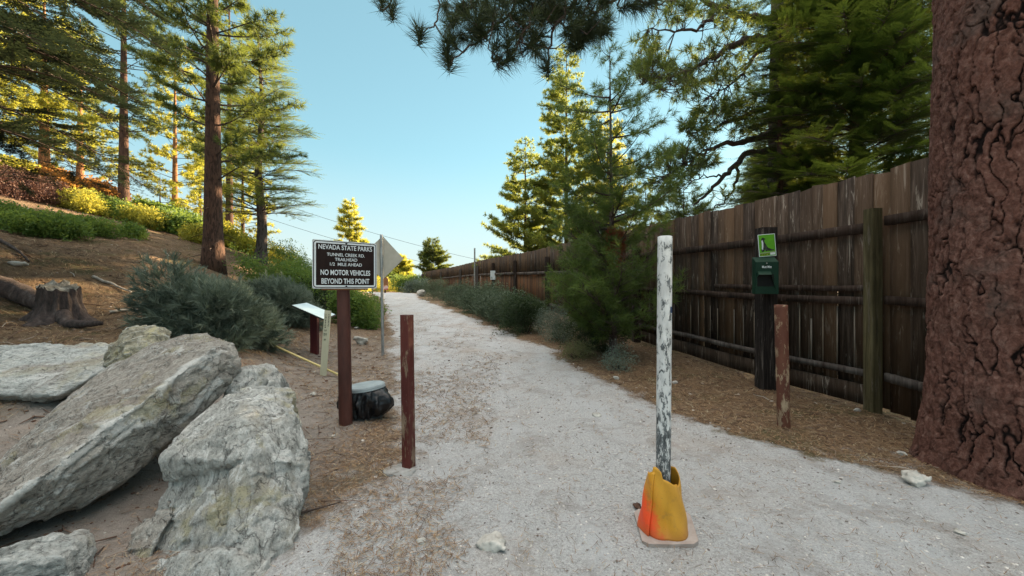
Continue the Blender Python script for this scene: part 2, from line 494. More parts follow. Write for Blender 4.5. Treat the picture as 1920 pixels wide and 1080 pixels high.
def litter(name, nn, rng, ylo, yhi):
    X, Y = scatter_px(nn, rng, ylo, yhi, -1.4, 1.4)
    m = trail_mask(X, Y)
    cl = sstep(.45, .8, .5 + .9 * fbm(P3(X * 1.6, Y * 1.6), 3, 33))
    left = (X < -.9)
    dens = np.where(m > .5, .03 + .42 * cl * (X < -.2) * (X < .5), .95)
    bare = sstep(-1.2, -2.4, X) * sstep(5.0, 3.9, Y) * sstep(-4.9, -4.2, X)
    dens = dens * (1 - .93 * bare)
    strip = .8 * sstep(1.9, .6, np.abs(X + 2.1 + .12 * Y)) * sstep(11, 7, Y)
    dens = dens * (1 - strip * (1 - .5 * cl) * .85)
    keep = rng.random(nn) < dens
    X, Y = X[keep], Y[keep]; nn = len(X)
    L = rng.uniform(.05, .11, nn) * np.clip(Y / 4, .8, 1.6); wd = .0016 * np.clip(Y / 2.0, .8, 4.0)
    a = rng.uniform(0, 6.28, nn)
    dx, dy = np.cos(a), np.sin(a)
    z = ground(X, Y)
    z2 = ground(X + dx * L, Y + dy * L)
    h1, h2 = .004 + .012 * rng.random(nn), .004 + .02 * rng.random(nn)
    A = np.stack([X - dy * wd, Y + dx * wd, z + h1], -1); B = np.stack([X + dy * wd, Y - dx * wd, z + h1], -1)
    C = np.stack([X + dx * L, Y + dy * L, z2 + h2], -1)
    V = np.stack([A, B, C], 1).reshape(-1, 3)
    return tag(mesh_np(name, V, [np.arange(nn * 3).reshape(-1, 3)], M['litter'], None, False, {'var': np.repeat(rng.random(nn), 3)}), kind='stuff')
litter('fallen_needles', 230000, np.random.default_rng(3), 1.7, 16)

# small dead sticks lying on the needles
tw_r = np.random.default_rng(4)
X, Y = scatter_px(1500, tw_r, 2.0, 15)
kp = trail_mask(X, Y) < .3
X, Y = X[kp], Y[kp]
g = Geo()
for x_, y_ in zip(X, Y):
    a = tw_r.uniform(0, 6.28); L = tw_r.uniform(.05, .30) * (1 + .6 * (x_ < -4)); r_ = tw_r.uniform(.0018, .005) * (1 + .8 * (x_ < -4))
    e = np.array([math.cos(a), math.sin(a)]) * L
    q = np.array([[x_, y_, 0], [x_ + e[0] * .5 + tw_r.normal() * .02, y_ + e[1] * .5, 0], [x_ + e[0], y_ + e[1], 0]])
    q[:, 2] = ground(q[:, 0], q[:, 1]) + r_ + np.array([.004, .012, .003])
    g.tube(q, [r_, r_ * .8, r_ * .5], 4, tw_r.random())
tag(g.build('fallen_twigs', M['chips']), kind='stuff')

# ---------------------------------------------------------------- foliage templates
def needle_tuft(nn, L, wd, rng, a0=20, a1=75, along=.5, droop=0.0):
    """shoot along +Z, needles as thin triangles"""
    z = rng.uniform(0, along, nn) * L
    th = rng.uniform(0, 2 * np.pi, nn); ph = np.radians(rng.uniform(a0, a1, nn))
    d = np.stack([np.sin(ph) * np.cos(th), np.sin(ph) * np.sin(th), np.cos(ph)], -1)
    b0 = np.stack([0 * z, 0 * z, z], -1)
    l = L * rng.uniform(.75, 1.1, nn)
    s = np.cross(d, rng.normal(size=(nn, 3))); s /= np.linalg.norm(s, axis=1)[:, None]
    tip = b0 + d * l[:, None]
    V = np.stack([b0 + d * (.04 * L) + s * wd, b0 + d * (.04 * L) - s * wd, tip], 1).reshape(-1, 3)
    return V, np.arange(3 * nn).reshape(-1, 3)

def fir_twig(nn, L, leaf, wd, rng):
    """flat twig along +X (lying in XY), short needles both sides"""
    Vs = []
    for k in range(nn):
        x = L * (k + .5) / nn
        for s in (-1, 1):
            a = math.radians(rng.uniform(35, 65)) * s
            l = leaf * rng.uniform(.7, 1.15) * (1 - .45 * k / nn)
            d = np.array([math.cos(a), math.sin(a), rng.uniform(-.15, .35)])
            p = np.array([x, 0, 0]); t = p + d * l; q = np.array([-d[1], d[0], 0]) * wd
            Vs += [p - q * .3, t * .55 + p * .45 + q, t, t * .55 + p * .45 - q]
    V = np.array(Vs); return V, np.arange(len(V)).reshape(-1, 4)

def leaf_spray(nn, L, leaf, rng, wide=.5):
    Vs = []
    for k in range(nn):
        p = np.array([rng.normal() * L * .35, rng.normal() * L * .35, rng.uniform(0, 1) * L])
        d = rng.normal(size=3); d[2] = abs(d[2]) + .3; d /= np.linalg.norm(d)
        s = np.cross(d, rng.normal(size=3)); s /= np.linalg.norm(s)
        l = leaf * rng.uniform(.7, 1.2)
        Vs += [p, p + d * l * .5 + s * l * wide * .5, p + d * l, p + d * l * .5 - s * l * wide * .5]
    V = np.array(Vs); return V, np.arange(len(V)).reshape(-1, 4)

def frames_from(D, rng=None, flat=False):
    """rotation matrices; flat: x axis = D, z axis ~ up; else z axis = D with random roll"""
    D = D / (np.linalg.norm(D, axis=1)[:, None] + 1e-9)
    if flat:
        up = np.broadcast_to(np.array([0, 0, 1.0]), D.shape)
        y = np.cross(up, D); y /= np.linalg.norm(y, axis=1)[:, None] + 1e-6
        z = np.cross(D, y)
        return np.stack([D, y, z], -1)
    r = rng.normal(size=D.shape)
    x = np.cross(D, r); x /= np.linalg.norm(x, axis=1)[:, None] + 1e-9
    y = np.cross(D, x)
    return np.stack([x, y, D], -1)

def plant(templates, P, D, sc, rng, var, flat=False):
    """copies of small templates merged into one array set"""
    R = frames_from(D, rng, flat)
    which = rng.integers(0, len(templates), len(P))
    Vs, Fs, As, off = [], [], [], 0
    for k, (TV, TF) in enumerate(templates):
        m = which == k
        if not m.any(): continue
        V = np.einsum('nij,kj->nki', R[m], TV) * sc[m][:, None, None] + P[m][:, None]
        c = len(TV)
        Vs.append(V.reshape(-1, 3)); Fs.append((TF[None] + (np.arange(m.sum()) * c)[:, None, None]).reshape(-1, TF.shape[1]) + off)
        As.append(np.repeat(var[m], c)); off += m.sum() * c
    return np.vstack(Vs), np.vstack(Fs), np.concatenate(As)

tr = np.random.default_rng(11)
T_NEAR = [needle_tuft(85, .18, .0027, tr, 15, 95, .5) for _ in range(4)]
T_YOUNG = [needle_tuft(30, .16, .0042, tr, 15, 75, .9) for _ in range(4)]
T_MID = [needle_tuft(26, .21, .0080, tr, 10, 90, .5) for _ in range(5)]
T_FAR = [needle_tuft(18, .26, .022, tr, 10, 100, .5) for _ in range(5)]
T_VFAR = [needle_tuft(20, .48, .045, tr, 10, 100, .5) for _ in range(5)]
T_FIRN = [fir_twig(9, .34, .075, .015, tr) for _ in range(4)]
T_FEATH = [needle_tuft(20, .22, .009, tr, 5, 55, 1.0) for _ in range(4)]
T_FIR = [fir_twig(11, .34, .058, .0085, tr) for _ in range(4)]
T_FIRF = [fir_twig(4, .40, .15, .03, tr) for _ in range(4)]
T_LEAF = [leaf_spray(16, .13, .035, tr, .6) for _ in range(4)]
T_LEAFM = [leaf_spray(14, .2, .06, tr, .6) for _ in range(4)]
T_LEAFF = [leaf_spray(12, .32, .12, tr, .65) for _ in range(4)]
T_SAGE = [leaf_spray(20, .17, .036, tr, .3) for _ in range(4)]
T_SAGEF = [leaf_spray(16, .26, .07, tr, .3) for _ in range(4)]

def branch_curve(p0, az, L, e0, e1, m=8, rng=None, wob=.05):
    """from p0, azimuth az, elevation going e0 -> e1 degrees along its length"""
    pts = [np.array(p0, float)]
    a = az
    for k in range(m):
        e = math.radians(e0 + (e1 - e0) * k / (m - 1))
        a += rng.normal() * wob
        pts.append(pts[-1] + L / m * np.array([math.cos(e) * math.sin(a), math.cos(e) * math.cos(a), math.sin(e)]))
    return np.array(pts)

def copy_tree(o, parent=None):
    c = o.copy(); COL.objects.link(c); c.parent = parent
    for ch in list(o.children): copy_tree(ch, c)
    return c

def conifer(name, label, cat, base, H, r0, cb, prof, mats, tmpl, rng, group=None, whorl=.45, nper=5, e0=(10, -5), e1=(0, 25),
            sec=.38, dens=1.0, flat=False, lean=(0, 0), limb_r=.022, shoot=1.0, azr=None, bark='bark', trunk_n=10, gap=0.0, skip_inner=.25, wig=0.0, top_trunk=True, stubs=0, twig_r=None, ret=False):
    """prof(t): branch length at crown fraction t in 0..1 (bottom..top)"""
    o = thing(name, label, cat, base, 0, group)
    zs = np.linspace(-.3, H, 26)
    tx = lean[0] * zs + wig * np.sin(zs * 1.3) * .05; ty = lean[1] * zs
    rr = r0 * (1 - .93 * np.clip(zs / H, 0, 1) ** .9) + r0 * .38 * np.exp(-np.clip(zs, 0, None) / (r0 * 1.6))
    g = Geo(); g.tube(np.stack([tx, ty, zs], -1), rr, trunk_n); g.build('trunk', M[bark], o)
    limbs = Geo(); P, D, Sc = [], [], []
    whorl_, nper_, sec_, dens_ = whorl, nper, sec, dens
    z = cb
    tip = np.interp
    while z < H * .985:
        t = (z - cb) / (H - cb)
        L0 = prof(t)
        whorl, nper, sec, dens = [q(t) if callable(q) else q for q in (whorl_, nper_, sec_, dens_)]
        k = max(2, int(round(nper * rng.uniform(.7, 1.3))))
        a0 = rng.uniform(0, 6.28)
        for q in range(k):
            az = a0 + q * 2 * math.pi / k + rng.normal() * .25
            if azr is not None and not azr(az % (2 * math.pi), z): continue
            if rng.random() < gap: continue
            L = L0 * rng.uniform(.6, 1.15)
            if L < .08: continue
            zz = z + rng.normal() * whorl * .25
            s = np.array([np.interp(zz, zs, tx), np.interp(zz, zs, ty), zz])
            ea = e0[0] + (e0[1] - e0[0]) * (1 - t) + rng.normal() * 6
            eb = e1[0] + (e1[1] - e1[0]) * rng.random()
            c = branch_curve(s, az, L, ea, eb, 8, rng)
            limbs.tube(c, np.linspace(min(limb_r, L * .02) + .002, .003, 9), 4)
            # secondary shoots
            ns = max(2, int(L / max(sec, .22) * 4 * dens))
            for u in np.linspace(skip_inner, 1, ns):
                f = u * 8; i = min(int(f), 7); fr = f - i
                p = c[i] * (1 - fr) + c[i + 1] * fr
                d = c[min(i + 1, 8)] - c[max(i - 1, 0)]; d = d / np.linalg.norm(d)
                side = 1 if rng.random() < .5 else -1
                n_ = np.cross(d, [0, 0, 1]); n_ /= np.linalg.norm(n_) + 1e-6
                sl = min(sec, L * .5) * (1.15 - .75 * u) * rng.uniform(.6, 1.2)
                sdv = d * rng.uniform(.5, 1.0) + n_ * side * rng.uniform(.5, 1.0) + np.array([0, 0, rng.uniform(-.15, .35)])
                if u > .97: sdv = d
                sdv /= np.linalg.norm(sdv)
                if sl > .15: limbs.tube(np.stack([p, p + sdv * sl]), [.006, .003], 3)
                m_ = max(1, int(sl / .14 * shoot))
                for v in range(m_):
                    P.append(p + sdv * sl * (v + .6) / m_ + rng.normal(size=3) * .02)
                    dd = sdv + rng.normal(size=3) * (.15 if flat else .35)
                    if flat: dd[2] *= .5
                    D.append(dd); Sc.append(rng.uniform(.75, 1.15))
        z += whorl * rng.uniform(.7, 1.3)
    for q in range(stubs):
        zz = rng.uniform(.15, 1.0) * cb; az = rng.uniform(0, 6.28)
        c = branch_curve((np.interp(zz, zs, tx), np.interp(zz, zs, ty), zz), az, rng.uniform(.3, 1.0), 0, -25, 5, rng, .2)
        limbs.tube(c, np.linspace(.014, .003, 6), 4)
    if limbs.n: limbs.build('limbs', M['twig'], o)
    if P:
        P = np.array(P); D = np.array(D); Sc = np.array(Sc)
        var = np.clip(.5 + .45 * fbm(P * 1.7, 2, 5) * 1.6 + rng.normal(size=len(P)) * .18, 0, 1)
        V, Fc, A = plant(tmpl, P, D, Sc, rng, var, flat)
        mesh_np('crown', V, [Fc], mats, o, False, {'var': A})
    return o

def shrub(name, label, cat, x, y, rx, ry, h, mat, tmpl, rng, N, group=None, stems=14, lift=.1, shell=.55, leafsc=1.0, lumps=13, z0=None):
    zb = g1(x, y) if z0 is None else z0
    o = thing(name, label, cat, (x, y, zb - .03), 0, group)
    cs = [(rng.uniform(-.55, .55), rng.uniform(-.55, .55), rng.uniform(.15, .75), rng.uniform(.18, .42)) for _ in range(lumps)] + [(0, 0, .4, .5)]
    P, D = [], []
    per = N // len(cs)
    for (a, b_, c_, r) in cs:
        u = rng.normal(size=(per, 3)); u /= np.linalg.norm(u, axis=1)[:, None]
        rr = r * (shell + (1 - shell) * rng.random(per) ** .5) * (1 + .22 * rng.normal(size=per))
        q = np.array([a, b_, c_]) + u * rr[:, None]
        P.append(q); D.append(u + np.array([0, 0, .5]) + rng.normal(size=(per, 3)) * .4)
    P = np.vstack(P); D = np.vstack(D)
    P = P * np.array([rx, ry, h])
    k = P[:, 2] > lift * h * .3
    P, D = P[k], D[k]
    # sit on the slope
    P[:, 2] += gbase(P[:, 0] + x, P[:, 1] + y) - gbase(x, y)[0]
    g = Geo()
    for q in rng.integers(0, len(P), stems):
        e = P[q]; mid = e * .5 + np.array([rng.normal() * .05 * rx, rng.normal() * .05 * ry, -.05 * h])
        g.tube(np.array([[e[0] * .12, e[1] * .12, -.02], mid, e]), [.014, .009, .003], 4)
    g.build('stems', M['twig'], o)
    var = np.clip(.5 + .7 * fbm(P * 2.2, 2, 8) + rng.normal(size=len(P)) * .2, 0, 1)
    V, Fc, A = plant(tmpl, P, D, leafsc * rng.uniform(.7, 1.2, len(P)), rng, var)
    mesh_np('foliage', V, [Fc], M[mat], o, False, {'var': A})
    return o

def copy_tree(o, parent=None):
    c = o.copy(); COL.objects.link(c); c.parent = parent
    for ch in list(o.children): copy_tree(ch, c)
    return c

# ================================================================ fence
FP = [(3.10, 2.66, 4.13), (4.13, 2.66, 3.99), (5.1, 2.68, 3.75), (7.9, 2.74, 3.05), (12.0, 2.9, 2.05), (17.0, 3.05, .95), (25.0, 3.22, -1.95), (34.0, 3.27, -5.2), (42.0, 3.1, -9.9)]
fy = np.array([p[0] for p in FP]); fz = np.array([p[1] for p in FP]); fx = np.array([p[2] for p in FP])
fence_x = lambda y: np.interp(y, fy, fx)
fence_t = lambda y: np.interp(y, fy, fz)

def wood_mat(name, a, b_, c_, warm=None, pale=None):
    m, n, b = newmat(name)
    v = mapping(n, coords(n), (1, 1, .06))
    f = noise(n, v, 30, 8, .7, .6)
    st = noise(n, mapping(n, coords(n), (1, 1, .25)), 3.0, 5, .6)
    c = ramp(n, f, [(.3, a), (.52, b_), (.7, c_)])
    c = mix(n, band(n, st, .5, .68), c, mix(n, .6, c, (.006, .004, .004)))
    c = mix(n, math_(n, 'MULTIPLY', band(n, noise(n, mapping(n, coords(n), (1, 1, .12)), 16, 7, .7, .8), .56, .66), .6), c, pale or (.15, .125, .11))
    h = attr(n, 'var')
    c = mix(n, h, c, mix(n, .65, c, warm or (.10, .055, .035)))
    n.links.new(c, b.inputs['Base Color'])
    b.inputs['Roughness'].default_value = .88; b.inputs['Specular IOR Level'].default_value = .12
    bump(n, b, f, .6, .006)
    return m
M['board'] = wood_mat('weathered fence board', (.010, .008, .006), (.048, .034, .026), (.115, .088, .072), (.13, .075, .04), (.30, .26, .22))
M['board_warm'] = wood_mat('brown fence board', (.02, .012, .009), (.06, .036, .024), (.11, .07, .048), (.20, .09, .04))
M['rail'] = wood_mat('fence rail wood', (.010, .007, .006), (.034, .024, .020), (.075, .06, .052))
M['rail_grey'] = wood_mat('grey rail wood', (.03, .026, .024), (.09, .08, .074), (.15, .14, .13))
M['moss_post'] = wood_mat('mossy post wood', (.032, .026, .014), (.085, .070, .036), (.15, .125, .07), (.06, .055, .025))
M['batten'] = wood_mat('pale batten wood', (.05, .042, .036), (.15, .13, .11), (.26, .23, .20), (.2, .15, .1))

def prism_along(p, q, wdt, hgt, zoff=0.0):
    """box between two points (top-view width wdt, height hgt)"""
    p = np.array(p, float); q = np.array(q, float)
    d = q - p; n_ = np.array([d[1], -d[0], 0]); n_ /= np.linalg.norm(n_); u = np.array([0, 0, 1.0])
    V = []
    for e in (p, q):
        for s, t in ((-1, -1), (1, -1), (1, 1), (-1, 1)):
            V.append(e + n_ * s * wdt / 2 + u * (t * hgt / 2 + zoff))
    Qd = [(0, 1, 2, 3), (7, 6, 5, 4), (0, 4, 5, 1), (1, 5, 6, 2), (2, 6, 7, 3), (3, 7, 4, 0)]
    return np.array(V), np.array(Qd)

fence = thing('board_fence', 'tall dark weathered wooden board fence running along the right side of the trail', 'fence', (0, 0, 0))
fr = np.random.default_rng(5)
def arc(y): return y
bd, wb, bt = Geo(), Geo(), Geo()
y = 3.12
while y < 41.8:
    ds = math.hypot(1, (fence_x(y + .01) - fence_x(y)) / .01)
    wd = fr.uniform(.13, .20); dy = wd / ds
    gap = fr.uniform(.002, .008) if fr.random() > .12 else fr.uniform(.010, .022)
    if 24 < y < 28 and fr.random() < .12: gap = .07
    x0, x1 = float(fence_x(y)), float(fence_x(y + dy - gap / ds))
    zb = g1(x0, y) - .05; top = float(fence_t(y)) + fr.uniform(-.025, .02)
    zb += .12
    pr = np.array([x0, y, 0]); qr = np.array([x1, y + dy - gap / ds, 0])
    dn = np.array([qr[1] - pr[1], -(qr[0] - pr[0]), 0]); dn /= np.linalg.norm(dn)
    off = fr.uniform(-.006, .006)
    V, Qd = prism_along(pr, qr, .02, 1)
    V = V + dn * off
    low = V[:, 2] < 0
    slope = fr.uniform(-.012, .012)
    V[:, 2] = np.where(low, zb, top + np.where(np.arange(8) < 4, slope, -slope))
    V[low, :2] += (fr.uniform(-.008, .008, 2))
    warm = (10 < y < 26) and fr.random() < .8
    far_low = y > 10
    var = fr.random() ** 1.6 * (.9)
    if far_low:
        mid = top - (top - zb) * .42
        A_, B_ = V.copy(), V.copy()
        A_[low, 2] = mid; B_[~low, 2] = mid
        bd.add(A_, Qd, None, var); wb.add(B_, Qd, None, fr.random())
    else:
        bd.add(V, Qd, None, var)
    if 3.9 < y < 9 and fr.random() < .72:
        hh = fr.uniform(.62, .86) * 1.0
        s_ = pr - dn * .0155 + (qr - pr) * 1.0
        z0_, z1_ = zb + .25, zb + .25 + hh
        V2, Q2 = prism_along(s_ - (qr - pr) / wd * .008, s_ + (qr - pr) / wd * fr.uniform(.004, .010), .008, 1)
        V2[:, 2] = np.where(V2[:, 2] < 0, z0_, z1_)
        mesh_np('batten', V2, [Q2], M['batten'], fence, False, {'var': np.full(8, fr.random())})
    y += dy
mesh_np('board_panel', np.vstack(bd.V), [np.vstack(bd.Q)], M['board'], fence, False, {'var': np.concatenate(bd.A)})
tag(mesh_np('lower_panel', np.vstack(wb.V), [np.vstack(wb.Q)], M['board_warm'], fence, False, {'var': np.concatenate(wb.A)}), 'warm brown lower boards of the fence')
def rail(name, ya, yb, fa, fb, hgt, mat, off=.045, thick=.05, steps=6, a=.2):
    """rail at fraction fa..fb of the fence height"""
    g = Geo(); ys = np.linspace(ya, yb, steps + 1)
    for k in range(steps):
        pp = []
        for yy, ff in ((ys[k], fa + (fb - fa) * k / steps), (ys[k + 1], fa + (fb - fa) * (k + 1) / steps)):
            x_ = float(fence_x(yy)); gz_ = g1(x_, yy); zz = gz_ + (float(fence_t(yy)) - gz_) * ff
            pp.append([x_ - off, yy, zz])
        V, Qd = prism_along(pp[0], pp[1], thick, hgt)
        g.add(V, Qd, None, a)
    o = mesh_np(name, np.vstack(g.V), [np.vstack(g.Q)], M[mat], fence, False, {'var': np.concatenate(g.A)})
    return o
rail('rail', 3.15, 4.06, .80, .79, .10, 'rail'); rail('rail', 4.20, 9.9, .77, .74, .11, 'rail')
rail('rail', 3.15, 4.06, .47, .47, .09, 'rail'); rail('rail', 4.20, 9.9, .46, .46, .09, 'rail')
rail('rail', 4.22, 6.4, .515, .51, .07, 'rail', .04, .04)
rail('rail', 3.15, 4.06, .16, .16, .09, 'rail_grey'); rail('rail', 4.20, 9.9, .155, .15, .07, 'rail_grey', .06, .06)
rail('kick_board', 4.2, 9.9, .06, .06, .22, 'board', .035, .03)
for ya, yb in ((11.2, 14.6), (14.9, 18.8), (19.1, 22.2), (22.6, 25.6), (26.0, 30.5), (31, 36)):
    rail('rail', ya, yb, .60, .60, .13, 'rail_grey', .05, .05, 3)
    rail('rail', ya, yb, .12, .12, .12, 'rail_grey', .05, .05, 3)
def fpost(yy, mat, w_, top, off=.12, name='post', lean=0.0, var=.1):
    x_ = float(fence_x(yy)) - off; z0_ = g1(x_, yy) - .2
    bm = bmesh.new(); box_bm(bm, (0, 0, 0), (w_, w_, 1), None, .008)
    o = bm_obj(name, bm, M[mat], fence)
    for v in o.data.vertices:
        t_z = v.co.z > 0
        v.co.z = top if t_z else z0_
        v.co.x += x_ + (0 if t_z else lean); v.co.y += yy
    at = o.data.attributes.new('var', 'FLOAT', 'POINT'); at.data.foreach_set('value', [var] * len(o.data.vertices))
    return o
fpost(4.13, 'moss_post', .115, 2.25, .11, var=.2)
for yy, tp in ((8.6, 2.3), (11.0, 2.5), (14.75, 2.6), (18.95, 2.75), (22.4, 2.85), (25.8, 2.9), (30.8, 2.9), (36.5, 2.9), (41.5, 2.9)):
    fpost(yy, 'rail' if yy < 24 else 'rail_grey', .16, tp, .10)

# ================================================================ trees
def at(px, Y): return ((px - 960) / F * Y, Y)

def cbase(px, Y, z=None):
    x, y = at(px, Y); return (x, y, g1(x, y) if z is None else z)

# ---- the thick pine at the right edge of the picture
def vor2(P, s=0):
    i = np.floor(P).astype(np.int64); f1 = np.full(len(P), 9.0); f2 = np.full(len(P), 9.0); idd = np.zeros(len(P))
    for dx in (-1, 0, 1):
        for dy in (-1, 0, 1):
            cx, cy = i[:, 0] + dx, i[:, 1] + dy
            px_ = cx + .1 + .8 * _h(cx % 34, cy, cy * 0, s); py_ = cy + .1 + .8 * _h(cx % 34, cy, cy * 0 + 5, s)
            d = np.hypot(P[:, 0] - px_, P[:, 1] - py_); h = _h(cx % 34, cy, cy * 0 + 9, s)
            nb = d < f1
            f2 = np.where(nb, f1, np.minimum(f2, d)); idd = np.where(nb, h, idd); f1 = np.where(nb, d, f1)
    return f1, f2, idd

BT = (3.86, 2.86)
big = thing('big_pine_tree', 'thick old pine with plated reddish brown bark at the right edge', 'tree', (BT[0], BT[1], g1(*BT)))
nth, nz = 560, 760
th = np.arange(nth) / nth * 2 * np.pi
zz = np.concatenate([np.linspace(-.25, 4.6, nz), np.linspace(4.8, 9, 12)])
TH, ZZ = np.meshgrid(th, zz, indexing='ij')
t1, z1 = TH.ravel(), ZZ.ravel()
cx_, sx_ = np.cos(t1), np.sin(t1)
C3 = P3(cx_ * .5, sx_ * .5, z1)
Rb = .53 - .010 * z1 + .125 * np.exp(-np.clip(z1 + .1, 0, 9) / .28) * (1 + .45 * np.sin(t1 * 5 + 1) + .3 * np.sin(t1 * 3 + 2)) + .02 * fbm(C3 * 1.3, 2, 2)
wp = .40 * fbm(C3 * np.array([6, 6, 3.0]), 4, 12); wp2 = .40 * fbm(C3 * np.array([6, 6, 3.0]) + 40, 4, 13)
hw = .10 * fbm(C3 * np.array([30, 30, 12.0]), 3, 14)
f1, f2, pid = vor2(np.stack([t1 / (2 * np.pi) * 34 + wp * 3.2 + hw * 2, z1 * 1.25 + wp2 * 2.2 + hw], -1), 3)
g1_, g2_, pid2 = vor2(np.stack([t1 / (2 * np.pi) * 68 + wp * 5, z1 * 5 + wp2 * 3], -1), 8)
crack = sstep(.0, .16, f2 - f1 + .10 * (1 + fbm(C3 * np.array([8, 8, 3.0]) + 9, 2, 15)) - .06)
crack2 = sstep(.0, .16, g2_ - g1_)
flake = fbm(C3 * np.array([20, 20, 13.0]) + 2.5 * np.stack([wp, wp2, wp], -1), 4, 31)
lay = np.floor((pid * 3 + flake * .8 + z1 * .3) * 4) / 4
stepf = np.floor(flake * 5 + pid * 3); lay = (stepf - stepf.mean()) / 5
disp = .024 * crack + .005 * crack2 * crack + .007 * lay * crack + .003 * flake + .010 * pid + .012 * fbm(C3 * 3, 3, 77)
Rb = Rb + disp - .03
V = np.stack([cx_ * Rb, sx_ * Rb, z1], -1)
nzz = len(zz); ii = np.arange(nth)[:, None]; jj = np.arange(nzz - 1)[None]; i2 = (ii + 1) % nth
Qt = np.stack([ii * nzz + jj, i2 * nzz + jj, i2 * nzz + jj + 1, ii * nzz + jj + 1], -1).reshape(-1, 4)
m, n, b = newmat('plated bark')
cr = attr(n, 'crack'); pl = attr(n, 'plate')
v = mapping(n, coords(n), (1, 1, .75))
f = noise(n, v, 24, 10, .78, .5)
c = ramp(n, f, [(.34, (.035, .017, .014)), (.46, (.12, .054, .041)), (.56, (.20, .10, .078)), (.68, (.34, .21, .175))])
vo = n.nodes.new('ShaderNodeTexVoronoi'); vo.inputs['Scale'].default_value = 26; vo.inputs['Randomness'].default_value = 1
wv = n.nodes.new('ShaderNodeMix'); wv.data_type = 'VECTOR'; wv.inputs[0].default_value = .06
nz3 = n.nodes.new('ShaderNodeTexNoise'); nz3.inputs['Scale'].default_value = 14; nz3.inputs['Detail'].default_value = 4; n.links.new(v, nz3.inputs['Vector'])
n.links.new(mapping(n, v, (1, 1, 1.5)), wv.inputs[4]); n.links.new(nz3.outputs[1], wv.inputs[5]); n.links.new(wv.outputs[1], vo.inputs['Vector'])
fl = n.nodes.new('ShaderNodeSeparateColor'); n.links.new(vo.outputs['Color'], fl.inputs[0])
c = mix(n, .18, c, ramp(n, fl.outputs[0], [(0, (.035, .018, .016)), (.4, (.12, .055, .042)), (.75, (.22, .115, .09)), (1, (.42, .27, .22))]))
c = mix(n, math_(n, 'MULTIPLY', pl, .4), c, mix(n, .5, c, (.22, .085, .06)))
c = mix(n, band(n, noise(n, coords(n), 2.2, 5, .6), .52, .70), c, mix(n, .55, c, (.10, .085, .075)))
c = mix(n, band(n, cr, .85, .1), c, (.018, .011, .010))
n.links.new(c, b.inputs['Base Color']); b.inputs['Roughness'].default_value = .9; b.inputs['Specular IOR Level'].default_value = .15
bump(n, b, math_(n, 'ADD', noise(n, v, 60, 8, .8, .3), math_(n, 'ADD', math_(n, 'MULTIPLY', f, 1.0), math_(n, 'MULTIPLY', fl.outputs[0], .12))), 1.0, .02)
mesh_np('trunk', V, [Qt], m, big, True, {'crack': crack, 'plate': pid})

def limb_network(parent, lines, blobs, tmpl, mat, rng, origin, tw=(.008, .003), leafsc=(.8, 1.1), along=True, twigmat='twig', dens=1.0, hang=0.0, extra=None, drop=.0):
    """limbs as polylines [(px,py,Y,r)...]; needle tufts filling blobs (px,py,rx,ry,Y,dY,n) and tied to the limbs by twigs"""
    O = np.array(origin); g = Geo(); pts = []
    for ln in lines:
        q = np.array([W(a, b_, c_) for a, b_, c_, r in ln]); r = np.array([l[3] for l in ln])
        t = np.linspace(0, len(q) - 1, (len(q) - 1) * 6 + 1)
        qq = np.stack([np.interp(t, np.arange(len(q)), q[:, k]) for k in range(3)], -1)
        rr = np.interp(t, np.arange(len(q)), r)
        qq[1:-1] += rng.normal(size=(len(qq) - 2, 3)) * .012 * q[0, 1] / 4
        g.tube(qq - O, rr, 7); pts.append(qq)
    net = np.vstack(pts)
    P, D, Sc = [], [], []
    for (a, b_, rx, ry, Y, dY, nn) in blobs:
        for _ in range(int(nn * dens)):
            u = rng.normal(size=2); u /= max(1, np.linalg.norm(u)); u *= rng.random() ** .35
            p = W(a + u[0] * rx, b_ + u[1] * ry, Y + rng.normal() * dY)
            d2 = ((net - p) ** 2).sum(1); k = int(np.argmin(d2 + rng.random(len(net)) * .05))
            s_ = net[k]; mid = (s_ + p) / 2 + np.array([rng.normal() * .04, rng.normal() * .04, -.12 * math.sqrt(d2[k]) + rng.normal() * .04])
            if rng.random() < .75: g.tube(np.array([s_, mid, p]) - O, [tw[0], tw[0] * .7, tw[1]], 4)
            d = p - mid; d /= np.linalg.norm(d) + 1e-6
            P.append(p - O); D.append(d + np.array([0, 0, -drop]) + rng.normal(size=3) * .25); Sc.append(rng.uniform(*leafsc))
    for (a, b_, Y) in (extra or []):
        p = W(a, b_, Y); k = int(np.argmin(((net - p) ** 2).sum(1))); s_ = net[k]
        mid = (s_ + p) / 2 + np.array([rng.normal() * .06, 0, -.10])
        g.tube(np.array([s_, mid * .6 + s_ * .4, mid * .5 + p * .5, p]) - O, [tw[0] * 1.3, tw[0] * 1.1, tw[0], tw[1]], 5)
        d = p - mid; d /= np.linalg.norm(d)
        for q in range(3):
            P.append(p - O - d * .05 * q); D.append(d + rng.normal(size=3) * .15 + np.array([0, 0, -drop])); Sc.append(rng.uniform(.95, 1.1))
    P, D, Sc = np.array(P), np.array(D), np.array(Sc)
    g.build('limbs', M[twigmat], parent)
    var = np.clip(rng.random(len(P)), 0, 1)
    V, Fc, A = plant(tmpl, P, D, Sc, rng, var)
    mesh_np('crown', V, [Fc], M[mat], parent, False, {'var': A})

